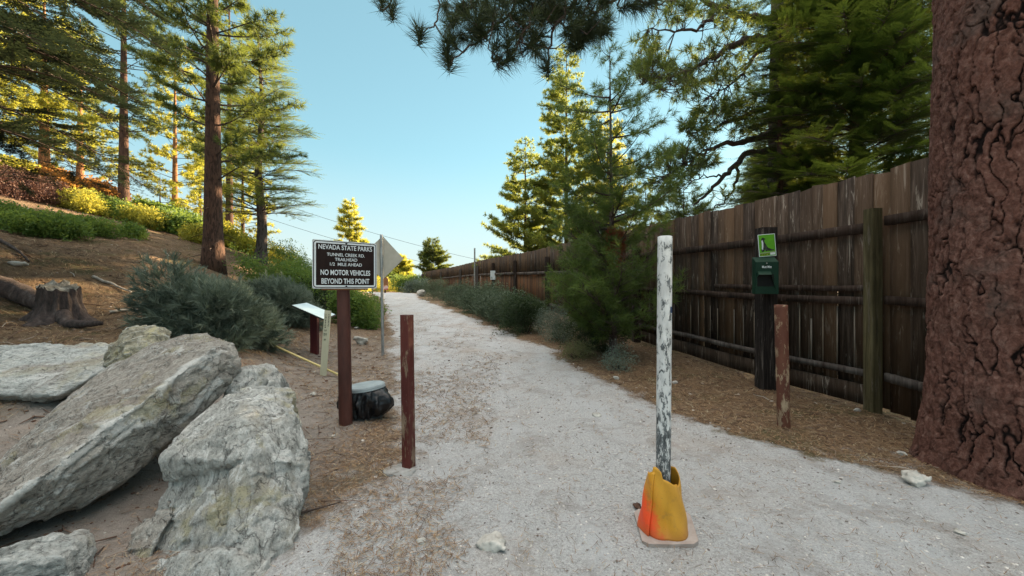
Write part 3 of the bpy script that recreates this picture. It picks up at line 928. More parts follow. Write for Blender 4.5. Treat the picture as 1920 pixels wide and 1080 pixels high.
lr = np.random.default_rng(21)
Obig = (BT[0], BT[1], g1(*BT))
limb_network(big,
    [[(1800, -330, 3.0, .09), (1500, -190, 3.3, .07), (1250, -90, 3.6, .05), (1050, -45, 3.7, .035), (900, -30, 3.8, .025), (760, -70, 3.9, .012)],
     [(1120, -60, 3.65, .03), (1070, 10, 3.6, .016), (1035, 60, 3.55, .011), (1028, 118, 3.5, .006)],
     [(980, -38, 3.75, .025), (960, 20, 3.7, .014), (900, 75, 3.65, .011), (850, 108, 3.6, .006)],
     [(900, -32, 3.8, .018), (885, 10, 3.75, .010), (860, 20, 3.7, .007)],
     [(1250, -90, 3.6, .03), (1190, -20, 3.6, .015), (1120, 20, 3.6, .010), (1080, 50, 3.6, .006)],
     [(830, -55, 3.85, .014), (826, 15, 3.8, .008), (812, 50, 3.75, .007), (788, 62, 3.75, .005)],
     [(1060, -40, 3.6, .02), (1000, 25, 3.5, .010), (965, 90, 3.5, .008), (935, 108, 3.5, .005)],
     [(790, -60, 3.9, .010), (745, -30, 3.9, .008), (730, 10, 3.9, .005)]],
    [(905, 10, 75, 35, 3.75, .18, 24), (985, 15, 75, 45, 3.65, .2, 34), (1070, 5, 85, 45, 3.6, .2, 36), (1150, -15, 60, 40, 3.6, .2, 14), (880, 55, 40, 30, 3.7, .1, 9), (1090, 55, 40, 28, 3.6, .1, 12), (985, 70, 40, 25, 3.6, .1, 9)],
    T_NEAR, 'pine_near', lr, Obig, dens=1.35, extra=[(736, 24, 3.9), (786, 70, 3.75), (842, 118, 3.6), (838, 98, 3.6), (852, 78, 3.65), (945, 116, 3.5), (952, 92, 3.5), (925, 95, 3.5), (1027, 128, 3.5), (1090, 70, 3.55), (1112, 60, 3.6), (1080, 85, 3.55), (1175, 10, 3.6), (1215, 5, 3.6), (905, 60, 3.6), (1000, 75, 3.5), (715, 5, 3.9)], drop=.25)

# ---- young pine in front of the fence
yr = np.random.default_rng(31)
yp = conifer('young_pine_tree', 'slender young pine with long open leader standing in front of the fence', 'tree', cbase(1150, 7.0), 5.66, .075, .35,
        lambda t: (1.48 - .70 * t) * (1 if t < .88 else .4), M['pine_young'], T_YOUNG, yr, whorl=lambda t: .20 + .26 * t, nper=lambda t: 7.5 - 4.2 * t, e0=(0, 22), e1=(22, 62), sec=lambda t: .40 * (1 - t) ** 1.3 + .03, dens=lambda t: 1.7 if t < .6 else 1.2, skip_inner=.12, lean=(-.012, 0), limb_r=.016, bark='bark_grey', azr=lambda a, z: math.sin(a) < .3 or z > 3.4 or (int(a * 97 + z * 31) % 10) < 6)
g = Geo(); gz0 = yp.location
dn_, dd_ = [], []
for q in range(130):
    zq = yr.uniform(1.75, 2.4); a = yr.uniform(0, 6.28); dn_.append([math.cos(a) * .09, math.sin(a) * .09 - .10, zq]); dd_.append([math.cos(a) * .5, math.sin(a) * .5, -1.3])
V, Fc, A = plant(T_YOUNG, np.array(dn_), np.array(dd_), np.full(130, .85), yr, yr.random(130))
tag(mesh_np('dead_needles', V, [Fc], M['dead'], yp, False, {'var': A}), 'rust red clump of dead needles on the trunk')

# ---- trees beyond the fence
G2 = 'conifers beyond the fence'
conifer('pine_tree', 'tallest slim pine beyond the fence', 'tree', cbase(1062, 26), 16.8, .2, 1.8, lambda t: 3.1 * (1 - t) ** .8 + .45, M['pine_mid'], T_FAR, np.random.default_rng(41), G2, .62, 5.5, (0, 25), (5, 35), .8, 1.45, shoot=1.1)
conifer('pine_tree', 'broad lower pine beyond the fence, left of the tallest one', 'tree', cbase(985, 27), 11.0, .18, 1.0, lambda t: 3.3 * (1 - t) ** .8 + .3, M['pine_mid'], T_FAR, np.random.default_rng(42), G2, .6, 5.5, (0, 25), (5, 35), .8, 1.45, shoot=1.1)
conifer('pine_tree', 'yellow lit pine showing behind the young pine leader', 'tree', cbase(1140, 25), 12.5, .18, 1.5, lambda t: 2.2 * (1 - t) ** .8 + .3, M['pine_sunlit'], T_FAR, np.random.default_rng(43), G2, .6, 5, (0, 25), (5, 35), .7, 1.6, shoot=1.1)
conifer('pine_tree', 'small yellow pine just above the fence between two green trees', 'tree', cbase(1210, 19), 5.9, .1, .8, lambda t: 1.5 * (1 - t) ** .7 + .2, M['pine_sunlit'], T_FAR, np.random.default_rng(44), G2, .5, 5, (0, 25), (5, 35), .6, 1.3, shoot=1)
conifer('pine_tree', 'low deep green pine peeking over the fence beneath the bare limbs', 'tree', cbase(1282, 12.5), 4.4, .1, .8, lambda t: 1.25 * (1 - t) ** .6 + .2, M['pine'], T_MID, np.random.default_rng(45), G2, .35, 6, (0, 25), (5, 35), .5, 1.5, shoot=1.2)

# ---- large pine with spreading limbs behind the fence
jb = cbase(1466, 11.0)
jp = thing('spreading_pine_tree', 'large pine behind the fence with crooked limbs reaching left over it', 'tree', jb)
zs = np.linspace(-.3, 14, 24)
Geo().tube(np.stack([0 * zs, 0 * zs, zs], -1), .42 * (1 - .04 * zs), 20).build('trunk', M['bark_grey'], jp)
jr = np.random.default_rng(51)
limb_network(jp,
    [[(1466, 70, 11, .13), (1400, 72, 10.6, .10), (1350, 100, 10.3, .07), (1300, 128, 10, .045), (1240, 150, 9.8, .025), (1205, 160, 9.8, .012)],
     [(1466, 40, 11, .12), (1390, 30, 10.6, .10), (1345, 12, 10.4, .08), (1290, -10, 10.2, .04), (1230, 10, 10, .02)],
     [(1345, 12, 10.4, .05), (1320, 50, 10.2, .04), (1270, 60, 10, .03), (1215, 55, 10, .012)],
     [(1466, 60, 11, .10), (1410, 110, 10.6, .05), (1385, 150, 10.4, .03), (1330, 180, 10.2, .015)],
     [(1466, 240, 11, .12), (1410, 262, 10.7, .09), (1360, 270, 10.4, .06), (1310, 290, 10.2, .03), (1250, 330, 10, .015)],
     [(1466, 275, 11, .12), (1400, 292, 10.6, .08), (1360, 330, 10.4, .06), (1325, 365, 10.2, .04), (1300, 385, 10.1, .02)],
     [(1385, 300, 10.5, .05), (1380, 345, 10.4, .035), (1360, 375, 10.3, .02), (1330, 398, 10.2, .012)],
     [(1466, 190, 11, .09), (1400, 215, 10.6, .06), (1340, 240, 10.3, .03), (1290, 250, 10.2, .015)],
     [(1360, 330, 10.4, .03), (1325, 330, 10.2, .018), (1285, 345, 10.2, .01)]],
    [(1225, 120, 38, 40, 9.9, .5, 120), (1275, 150, 45, 38, 10, .5, 110), (1215, 75, 25, 20, 9.9, .4, 25), (1260, 20, 45, 28, 10.1, .4, 60), (1340, 15, 60, 30, 10.3, .5, 70), (1330, 110, 50, 40, 10.3, .5, 60),
     (1400, 60, 50, 50, 10.5, .5, 80), (1355, 145, 35, 18, 10.3, .4, 30), (1350, 205, 50, 22, 10.3, .4, 80), (1310, 240, 38, 22, 10.2, .4, 80), (1395, 230, 35, 38, 10.5, .4, 80), (1275, 310, 42, 32, 10.1, .4, 110), (1310, 290, 40, 25, 10.2, .4, 60), (1250, 355, 30, 25, 10.1, .4, 50),
     (1360, 370, 40, 20, 10.3, .4, 10), (1215, 330, 20, 15, 10, .3, 15), (1400, 160, 40, 60, 10.8, .4, 60)],
    T_MID, 'pine', jr, jb, tw=(.012, .005), leafsc=(.8, 1.25), dens=1.0)

# ---- dense fir behind the fence and the fir overhanging from the left
fb = cbase(1606, 8.8)
conifer('fir_tree', 'dense dark green fir with layered boughs towering over the fence beside the thick trunk', 'tree', fb, 12.5, .22, 1.2,
        lambda t: 2.75 * (1 - t) ** .75 + .2, [M['fir']], T_FIR, np.random.default_rng(61), None, .20, 7, (-4, 20), (-14, 4), .62, 2.2, flat=True, shoot=2.9, skip_inner=.12, limb_r=.02)
conifer('fir_tree', 'greyish fir between the spreading pine and the dense green fir', 'tree', cbase(1462, 9.6), 8.2, .14, .8,
        lambda t: 1.15 * (1 - t) ** .7 + .15, [M['fir_blue']], T_FIR, np.random.default_rng(62), None, .34, 6, (-4, 20), (-15, 0), .5, 1.5, flat=True, shoot=1.3, skip_inner=.2, limb_r=.02)
lf = at(-190, 5.6)
conifer('fir_tree', 'dark fir overhanging from the left edge with long drooping boughs', 'tree', (lf[0], lf[1], g1(*lf)), 12, .24, 2.75,
        lambda t: 3.5 * (1 - t) ** .5 + .2, [M['fir_blue']], T_FIRN, np.random.default_rng(64), None, .46, 5, (-4, 10), (-38, -22), .6, 2.1, flat=True, shoot=1.9, skip_inner=.3, limb_r=.02)

# ---- the grove behind: the trees that keep the trail in shade
gl = 'tall dense fir of the grove behind the fence, beyond the dense green fir'
gf = conifer('grove_fir_tree', gl, 'tree', (27, 41, .5), 19, .3, 2, lambda t: 4.2 * (1 - t) ** .75 + .3, [M['fir']], T_FIRF, np.random.default_rng(65), None, .6, 8, (-4, 20), (-14, 4), 1.0, 1.6, flat=True, shoot=1.3, skip_inner=.15)
gf['group'] = 'firs of the grove behind the fence'
for (x_, y_, s_) in [(22, 29, 1), (31, 47, 1.05), (30, 38, 1), (36, 52, 1.1), (34, 44, 1.1), (24, 35.5, 1), (33, 52, 1.1), (40, 62, 1.25), (46, 64, 1.2)]:
    c_ = copy_tree(gf); c_.location = (x_, y_, .3); c_.rotation_euler = (0, 0, x_ * 1.7); c_.scale = (s_, s_, s_)

# ---- trees on the hillside
G3 = 'conifers on the left hillside'
hp = W(400, 503, 11)
conifer('pine_tree', 'tall dark pine with straight trunk and ragged crown, nearest on the hillside', 'tree', (hp[0], hp[1], g1(hp[0], hp[1])), 15.5, .25, 2.5,
        lambda t: 2.45 * (1 - t * .75), M['pine'], T_MID, np.random.default_rng(71), G3, .46, 4.2, (-12, 18), (5, 45), .42, 1.25, gap=.12, stubs=22, skip_inner=.42, azr=lambda a, z: z > 4.6 or (a < 3.1) or np.random.random() < .35, limb_r=.03, trunk_n=24, shoot=1.3, lean=(-.003, 0))
hp = W(488, 488, 15)
conifer('fir_tree', 'crooked grey trunked fir at the right end of the hillside trees', 'tree', (hp[0], hp[1], g1(hp[0], hp[1])), 9.5, .2, 1.9,
        lambda t: 1.9 * (1 - t) ** .6 + .2, M['pine_mid'], T_FIR, np.random.default_rng(72), G3, .34, 7, (-8, 15), (-12, 12), .6, 2.2, flat=True, wig=1.5, bark='bark_grey', stubs=5, trunk_n=16, shoot=1.3)
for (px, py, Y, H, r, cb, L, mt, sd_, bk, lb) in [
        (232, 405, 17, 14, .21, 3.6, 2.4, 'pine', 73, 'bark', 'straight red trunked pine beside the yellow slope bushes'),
        (328, 425, 26, 13, .2, 3.0, 2.3, 'pine_sunlit', 74, 'bark_lit', 'thin pale trunked pine behind, between the two big hillside pines'),
        (83, 345, 22, 12, .27, 2.2, 3.2, 'pine_sunlit', 75, 'bark_lit', 'sunlit orange trunked pine on the ridge at far left'),
        (150, 345, 28, 13, .25, 1.2, 3.6, 'pine_sunlit', 76, 'bark_lit', 'bushy yellow pine on the ridge right of the orange trunk'),
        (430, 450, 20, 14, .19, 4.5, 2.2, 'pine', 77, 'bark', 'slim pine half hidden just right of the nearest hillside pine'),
        (300, 415, 24, 3.2, .07, .4, 1.0, 'pine_sunlit', 78, 'bark', 'small yellow young pine on the slope crest'),
        (-20, 300, 20, 12, .25, 1.5, 3.4, 'pine_sunlit', 79, 'bark_lit', 'yellow lit pine at the very left edge behind the fir boughs'),
        (455, 430, 26, 9, .15, 1.0, 2.0, 'pine_sunlit', 80, 'bark', 'yellow pine glowing behind the crooked fir'),
        (375, 430, 30, 8, .15, .8, 1.8, 'pine_sunlit', 83, 'bark', 'low yellow pine behind the nearest hillside trunk'),
        (655, 520, 50, 11, .18, .6, 2.5, 'pine_sunlit', 81, 'bark', 'distant sunlit pine rising behind the park sign')]:
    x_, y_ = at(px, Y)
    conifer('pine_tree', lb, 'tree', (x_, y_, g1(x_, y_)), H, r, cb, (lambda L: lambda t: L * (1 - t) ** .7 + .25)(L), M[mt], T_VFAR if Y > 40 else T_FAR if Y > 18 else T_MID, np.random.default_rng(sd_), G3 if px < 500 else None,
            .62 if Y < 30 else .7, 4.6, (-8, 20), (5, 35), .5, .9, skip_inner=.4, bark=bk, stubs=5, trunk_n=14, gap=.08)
x_, y_ = at(745, 62)
conifer('pine_tree', 'bright yellow round pine glowing at the end of the trail', 'tree', (x_, y_, g1(x_, y_)), 7.0, .2, .4, lambda t: 3.4 * (1 - t) ** .5, M['pine_sunlit'], T_VFAR, np.random.default_rng(84), None, .6, 7, (0, 25), (5, 35), .9, 2.0)
x_, y_ = at(700, 66)
conifer('pine_tree', 'yellow pine partly hidden behind the diamond sign back', 'tree', (x_, y_, g1(x_, y_)), 7.5, .2, .4, lambda t: 3.0 * (1 - t) ** .5, M['pine_sunlit'], T_VFAR, np.random.default_rng(85), None, .6, 7, (0, 25), (5, 35), .9, 2.0)
x_, y_ = at(812, 43)
conifer('pine_tree', 'small round topped pine at the far end of the fence against the sky', 'tree', (x_, y_, g1(x_, y_)), 6.0, .13, 1.2, lambda t: 2.2 * (1 - abs(t - .35) * 1.1), M['pine'], T_FAR, np.random.default_rng(86), None, .4, 6, (0, 35), (5, 40), .6, 2.0)

# ================================================================ shrubs
SR = np.random.default_rng(90)
def sh(px, Y, rx, h, mat, tm_, N, label, group=None, ry=None, cat='shrub', name='shrub', **k):
    x_, y_ = at(px, Y)
    return shrub(name, label, cat, x_, y_, rx, ry or rx, h, mat, tm_, SR, N, group, **k)
# grey-green bushes left
sh(412, 6.0, .92, .84, 'sage', T_FEATH, 6500, 'large feathery grey green bush behind the boulders', stems=70, lift=0, leafsc=.62, lumps=24)
sh(515, 8.6, .9, .85, 'sage', T_FEATH, 4200, 'grey green bush uphill, between the large bush and the dark manzanita', stems=30, leafsc=.6)
sh(535, 11.5, 1.2, 1.35, 'manz', T_LEAFM, 1300, 'tall manzanita with sunlit top left of the park sign', 'manzanita left of the trail')
sh(592, 11.8, 1.0, 1.15, 'manz_dark', T_LEAFM, 1100, 'dark manzanita directly behind the park sign', 'manzanita left of the trail')
sh(672, 10.6, .72, .92, 'manz', T_LEAFM, 1200, 'rounded green manzanita at the trail edge right of the sign post', 'manzanita left of the trail')
sh(575, 16, 1.5, 1.3, 'manz', T_LEAFM, 900, 'green bush on the skyline left of the park sign', 'manzanita left of the trail')
sh(525, 17, 1.2, 1.0, 'manz_sunlit', T_LEAFM, 700, 'yellow tipped bush at the foot of the crooked fir', 'manzanita left of the trail')
# hillside
H = 'low bushes on the hillside'
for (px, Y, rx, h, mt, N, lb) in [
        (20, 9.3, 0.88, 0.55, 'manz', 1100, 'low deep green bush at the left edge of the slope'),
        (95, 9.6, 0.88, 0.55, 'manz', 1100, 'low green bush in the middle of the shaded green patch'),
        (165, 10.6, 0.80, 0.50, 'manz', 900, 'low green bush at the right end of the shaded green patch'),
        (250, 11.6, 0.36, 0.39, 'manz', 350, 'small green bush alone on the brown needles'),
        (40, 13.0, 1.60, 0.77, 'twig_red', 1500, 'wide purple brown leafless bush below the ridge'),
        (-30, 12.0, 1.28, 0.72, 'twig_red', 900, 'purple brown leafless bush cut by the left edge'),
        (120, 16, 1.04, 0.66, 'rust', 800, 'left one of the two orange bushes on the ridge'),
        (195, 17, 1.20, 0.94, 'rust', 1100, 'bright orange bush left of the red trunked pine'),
        (30, 17.5, 1.60, 0.77, 'manz_sunlit', 900, 'yellow green bush on the ridge skyline at far left'),
        (150, 13.6, 0.96, 0.77, 'manz_sunlit', 700, 'yellow bush just below the orange bushes'),
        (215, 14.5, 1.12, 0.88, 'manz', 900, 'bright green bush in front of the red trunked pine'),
        (275, 14.5, 1.12, 0.77, 'manz_sunlit', 900, 'yellow bush right of the red trunked pine'),
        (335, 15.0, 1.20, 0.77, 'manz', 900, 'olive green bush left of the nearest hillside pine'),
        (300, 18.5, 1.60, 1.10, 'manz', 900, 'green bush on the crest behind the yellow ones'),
        (375, 14.0, 0.80, 0.66, 'manz_sunlit', 500, 'small yellow bush touching the nearest pine trunk on its left'),
        (440, 16.0, 1.04, 0.88, 'manz_sunlit', 800, 'yellow bush between the nearest pine and the crooked fir'),
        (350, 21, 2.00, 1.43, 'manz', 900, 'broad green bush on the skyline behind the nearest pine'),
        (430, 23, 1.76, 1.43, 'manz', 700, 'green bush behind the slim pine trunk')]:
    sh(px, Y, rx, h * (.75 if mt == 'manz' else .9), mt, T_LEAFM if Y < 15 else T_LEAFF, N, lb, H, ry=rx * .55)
# along the fence
K = 'grey green bushes along the fence'
for (px, Y, rx, h, mt, N, lb) in [
        (792, 31, 1.3, .7, 'sage_dark', 400, 'farthest grey green bush where the fence ends'),
        (815, 26, 1.0, 1.1, 'sage_dark', 450, 'grey green bush second from the far end of the fence'),
        (833, 21, 1.2, .65, 'sage_dark', 500, 'grey green bush in front of the thin metal pole'),
        (862, 17.5, .9, 1.1, 'sage_dark', 700, 'grey green bush midway along the far fence'),
        (880, 16.0, .7, .6, 'sage_dark', 600, 'low grey green bush in front of the far warm boards'),
        (960, 11.2, .8, .85, 'sage_dark', 700, 'grey green bush touching the left side of the dark leafy one'),
        (918, 13.4, .6, 1.1, 'sage_dark', 700, 'grey green bush right of the one below the notice'),
        (897, 14.6, .9, .75, 'sage_dark', 900, 'wide grey green bush below the white fence notice'),
        (935, 12.4, .85, .8, 'sage_dark', 1000, 'nearest grey green bush beside the dark leafy one')]:
    sh(px, Y, rx, h, mt, T_SAGEF if Y > 11 else T_SAGE, N, lb, K)
sh(985, 9.8, .75, .95, 'manz_dark', T_LEAF, 1500, 'dark leafy bush left of the young pine')
sh(1050, 8.8, .6, .7, 'sage', T_SAGE, 600, 'dull grey bush under the low boughs of the young pine')
sh(1108, 7.7, .75, .85, 'manz_dark', T_SAGE, 1500, 'dark low growth under the young pine against the fence')
sh(1160, 6.1, .20, .38, 'sage', T_SAGE, 110, 'small spindly grey plant at the foot of the young pine', lumps=4, name='small_plant', cat='plant', stems=12)
sh(1085, 6.9, .35, .25, 'grass', T_SAGE, 160, 'low dry weeds at the trail edge left of the young pine', name='weed_clump', cat='plant')
sh(765, 37, 1.9, 1.6, 'manz', T_LEAFF, 700, 'bright green bush on the trail crest right of the kiosk')
sh(780, 34, 1.3, 1.1, 'sage', T_LEAFF, 400, 'dull grey bush on the crest beside the bright green one')
sh(700, 50, 3.0, 1.6, 'manz_sunlit', T_LEAFF, 600, 'yellow bush beyond the crest left of the kiosk')
sh(740, 52, 3.0, 1.5, 'manz_sunlit', T_LEAFF, 600, 'yellow bush beyond the crest right behind the kiosk')
sh(668, 42, 2.6, 1.8, 'manz_sunlit', T_LEAFF, 600, 'yellow bush seen through the gap under the park sign')
# ================================================================ boulders
def voxel_rock(name, label, pts, rng_seed, mat, vox=.022, amp=.035, fol=(1, 0, .5), smooth_it=2, cat='boulder', group=None, fine=1.0, facet=.030, vein=None):
    hulls = pts if isinstance(pts[0], list) else [pts]
    hulls = [np.array(h, float) for h in hulls]
    c = np.vstack(hulls).mean(0)
    bm = bmesh.new()
    for h in hulls:
        vs = [bm.verts.new(p) for p in h - c]
        bmesh.ops.convex_hull(bm, input=vs)
    bmesh.ops.delete(bm, geom=[v for v in bm.verts if not v.link_faces], context='VERTS')
    me = bpy.data.meshes.new(name); bm.to_mesh(me); bm.free()
    o = bpy.data.objects.new(name, me); link(o)
    md = o.modifiers.new('r', 'REMESH'); md.mode = 'VOXEL'; md.voxel_size = vox
    sm = o.modifiers.new('s', 'SMOOTH'); sm.iterations = smooth_it; sm.factor = .5
    dg = bpy.context.evaluated_depsgraph_get()
    me2 = bpy.data.meshes.new_from_object(o.evaluated_get(dg))
    o.modifiers.clear(); o.data = me2
    me2.name = name
    nv = len(me2.vertices); V = np.empty(nv * 3, np.float32); me2.vertices.foreach_get('co', V); V = V.reshape(-1, 3).astype(float)
    N = np.empty(nv * 3, np.float32); me2.vertices.foreach_get('normal', N); N = N.reshape(-1, 3).astype(float)
    f = np.array(fol, float); f /= np.linalg.norm(f)
    q = V + rng_seed * 3.7
    strat = q @ f
    # stretched coordinates along the grain of the rock
    G_ = q - np.outer(q @ f, f) * .72
    d = amp * .9 * fbm(G_ * 2.2, 3, rng_seed)
    d += amp * .75 * fbm(G_ * 5.5, 4, rng_seed + 5, True) - amp * .2
    step = fbm(G_ * 3.0, 3, rng_seed + 9) * 5
    d += amp * .35 * (sstep(.3, .7, step - np.floor(step)) - .5)
    # flat fracture facets, each tilted its own way
    rg = np.random.default_rng(rng_seed); ext = V.max(0) - V.min(0)
    for cnt, k_ in ((16, facet), (60, facet * .55)):
        sd = V.min(0) + rg.random((cnt, 3)) * ext; dr = rg.normal(size=(cnt, 3)); dr /= np.linalg.norm(dr, axis=1)[:, None]
        qv = V + .05 * np.stack([fbm(V * 6, 2, rng_seed + 30 + k) for k in range(3)], -1)
        i_ = np.argmin(((qv[:, None] - sd[None]) ** 2).sum(-1), 1)
        d += k_ * np.clip(((V - sd[i_]) * dr[i_]).sum(1) / (ext.max() / cnt ** .33), -1, 1)
    d += .007 * fine * fbm(G_ * 22, 4, rng_seed + 11, True)
    d += .004 * fine * fbm(q * 60, 2, rng_seed + 12)
    V = V + N * d[:, None]
    me2.vertices.foreach_set('co', V.astype(np.float32).ravel())
    for p in me2.polygons: p.use_smooth = True
    va = np.zeros(nv); fa = np.zeros(nv)
    if vein is not None:
        L_ = np.array(vein) - c; dmin = np.full(nv, 9.0)
        for p_, q_ in zip(L_[:-1], L_[1:]):
            t_v = np.clip(((V - p_) @ (q_ - p_)) / ((q_ - p_) @ (q_ - p_)), 0, 1)
            dmin = np.minimum(dmin, np.linalg.norm(V - (p_ + t_v[:, None] * (q_ - p_)), axis=1))
        wob = .035 * fbm(V * 6, 4, 71)
        va = np.exp(-(np.clip(dmin + wob - .02, 0, 9) / .028) ** 2)
        nn_ = np.cross(L_[-1] - L_[0], L_.mean(0) - (np.array([0, 0, EYE]) - c)); nn_ /= np.linalg.norm(nn_)
        fa = sstep(-.03, .03, (V - L_.mean(0)) @ nn_ * (1 if nn_[2] > 0 else -1) + wob)
    for nm_, ar_ in (('vein', va), ('face', fa)):
        me2.attributes.new(nm_, 'FLOAT', 'POINT').data.foreach_set('value', ar_.astype(np.float32))
    me2.materials.clear(); me2.materials.append(M[mat]); me2.update()
    o.location = c
    return tag(o, label, cat, group)

def rock_mat(name, dark, mid, pale, yellow=.5, white=.55, brown=None, grain=(1, 1, 1)):
    m, n, b = newmat(name)
    oc = coords(n)
    v = mapping(n, oc, grain)
    f1 = noise(n, v, 4.5, 10, .68, .6); f2 = noise(n, v, 22, 8, .75, .4); f3 = noise(n, oc, 90, 4, .8)
    c = ramp(n, f1, [(.32, dark), (.5, mid), (.66, pale)])
    c = mix(n, .45, c, ramp(n, f2, [(.35, tuple(x * .28 for x in mid)), (.52, mid), (.68, tuple(min(1, x * 1.35) for x in pale))]))
    if brown: c = mix(n, band(n, noise(n, oc, 2.4, 6, .6), .50, .64), c, mix(n, .7, c, brown))
    # white crusty lichen in veins, yellow lichen in patches
    vein = noise(n, v, 2.8, 9, .7, 1.2)
    c = mix(n, math_(n, 'MULTIPLY', band(n, vein, .53, .60), white), c, (.82, .81, .77))
    yl = noise(n, oc, 2.1, 7, .7, .3)
    c = mix(n, math_(n, 'MULTIPLY', band(n, yl, .53, .60), yellow), c, (.55, .49, .29))
    c = mix(n, math_(n, 'MULTIPLY', band(n, f2, .45, .36), .5), c, (.035, .034, .033))
    c = mix(n, math_(n, 'MULTIPLY', band(n, f3, .45, .34), .5), c, (.05, .05, .05))
    vo = n.nodes.new('ShaderNodeTexVoronoi'); vo.feature = 'DISTANCE_TO_EDGE'; vo.inputs['Scale'].default_value = 3.2
    wv = n.nodes.new('ShaderNodeMix'); wv.data_type = 'VECTOR'; wv.inputs[0].default_value = .22
    nz3 = n.nodes.new('ShaderNodeTexNoise'); nz3.inputs['Scale'].default_value = 6; nz3.inputs['Detail'].default_value = 7; n.links.new(v, nz3.inputs['Vector'])
    n.links.new(v, wv.inputs[4]); n.links.new(nz3.outputs[1], wv.inputs[5]); n.links.new(wv.outputs[1], vo.inputs['Vector'])
    ck = band(n, vo.outputs['Distance'], .012, .0)
    c = mix(n, math_(n, 'MULTIPLY', ck, .45), c, (.04, .037, .034))
    c = mix(n, math_(n, 'MULTIPLY', attr(n, 'face'), .55), c, mix(n, .6, c, (.25, .21, .175)))
    c = mix(n, math_(n, 'MULTIPLY', attr(n, 'vein'), .8), c, (.80, .79, .75))
    ge = n.nodes.new('ShaderNodeNewGeometry')
    c = mix(n, math_(n, 'MULTIPLY', band(n, ge.outputs['Pointiness'], .515, .57), .55), c, (.70, .71, .68))
    n.links.new(c, b.inputs['Base Color']); b.inputs['Roughness'].default_value = .9; b.inputs['Specular IOR Level'].default_value = .2
    h = math_(n, 'SUBTRACT', math_(n, 'ADD', f2, math_(n, 'MULTIPLY', f3, .5)), math_(n, 'MULTIPLY', ck, .6))
    bump(n, b, h, 1.0, .04)
    return m
M['rock_slab'] = rock_mat('slab granite', (.25, .225, .19), (.49, .45, .40), (.72, .68, .61), .6, .9, (.36, .30, .25), (1.6, 1, 1.6))
M['rock_blue'] = rock_mat('blue grey granite', (.22, .215, .20), (.54, .53, .49), (.79, .77, .72), .6, .9, (.46, .41, .33), (1.8, 1.8, .7))
M['rock_pale'] = rock_mat('pale granite', (.34, .34, .32), (.56, .57, .54), (.74, .75, .71), .25, .7, (.36, .31, .27), (1, 1, 3))
M['pebble'] = simple('pale pebble', [(.3, (.24, .225, .20)), (.55, (.44, .42, .38)), (.75, (.58, .56, .51))], 9, rough=.9, bs=.6, bd=.01)
M['rock_yellow'] = rock_mat('yellowish granite', (.24, .22, .17), (.42, .38, .28), (.56, .52, .38), .85, .3)

f_ = [(400, 650, 3.0), (300, 728, 2.62), (200, 800, 2.38), (30, 925, 2.0), (-90, 1010, 1.85),
      (345, 630, 3.45), (395, 628, 3.35), (440, 645, 3.3), (270, 652, 3.3), (200, 690, 3.15), (130, 738, 3.0), (60, 802, 2.8), (0, 862, 2.65), (-100, 960, 2.45),
      (454, 680, 3.25), (440, 722, 3.15), (395, 765, 3.0), (350, 805, 2.88), (290, 850, 2.7), (200, 922, 2.42), (100, 962, 2.22), (0, 990, 2.08), (-100, 1050, 1.95),
      (440, 650, 3.55), (350, 640, 3.7), (380, 740, 3.4), (250, 850, 3.0), (100, 940, 2.6)]
voxel_rock('boulder', 'long tilted granite slab with a pale ridge, leaning across the other boulders', [W(*p) for p in f_], 3, 'rock_slab', .013, .026, (.8, .35, .75), vein=[W(420, 655, 3.05), W(345, 690, 2.8), W(290, 735, 2.58), W(200, 802, 2.36), W(120, 862, 2.18), W(30, 925, 1.98), W(-90, 1010, 1.84)])
hB = [[(335, 812, 2.6), (430, 735, 2.85), (470, 728, 2.9), (540, 730, 2.85), (556, 770, 2.7), (575, 820, 2.5), (455, 790, 2.3), (306, 858, 2.2), (312, 905, 2.22), (450, 862, 2.12), (545, 870, 2.25), (570, 880, 2.5), (345, 880, 2.7), (560, 860, 2.9)],
      [(455, 790, 2.3), (556, 775, 2.5), (580, 828, 2.45), (580, 930, 2.3), (545, 1045, 2.05), (480, 1100, 1.90), (430, 1100, 1.88), (435, 900, 2.10), (470, 840, 2.16), (560, 905, 2.8), (450, 905, 2.8)],
      [(325, 890, 2.27), (440, 880, 2.18), (440, 1100, 1.92), (262, 1085, 1.98), (285, 1000, 2.12), (345, 905, 2.8), (450, 905, 2.8), (300, 960, 2.3)],
      [(235, 1110, 1.88), (300, 1045, 1.95), (420, 1035, 1.9), (520, 1060, 1.96), (520, 1130, 1.84), (380, 1150, 1.78), (250, 1140, 1.82), (300, 1050, 2.3), (500, 1040, 2.3)]]
voxel_rock('boulder', 'upright blocky granite boulder with bluish face and yellow stained corner', [[W(*p) for p in h] for h in hB], 8, 'rock_blue', .013, .026, (.15, .1, 1), 1, facet=.034)
f_ = [(-90, 655, 4.2), (0, 650, 4.3), (110, 645, 4.4), (212, 646, 4.4), (222, 668, 4.0), (200, 692, 3.75), (112, 742, 3.5), (0, 742, 3.45), (-90, 735, 3.4), (-90, 790, 4.0), (110, 765, 4.2), (200, 720, 4.3)]
voxel_rock('boulder', 'flat pale blue granite slab lying behind the long tilted one', [W(*p) for p in f_], 12, 'rock_pale', .017, .022, (0, .2, 1))
def blob(px, py, Y, r, k=26, seed=1, flat=1.0):
    rg = np.random.default_rng(seed); u = rg.normal(size=(k, 3)); u /= np.linalg.norm(u, axis=1)[:, None]
    return W(px, py, Y) + u * np.array(r) * rg.uniform(.85, 1.08, (k, 1))
voxel_rock('boulder', 'rounded yellowish boulder on top between the flat and the tilted slab', blob(268, 668, 3.95, (.34, .32, .33), seed=4), 15, 'rock_yellow', .016, .030)
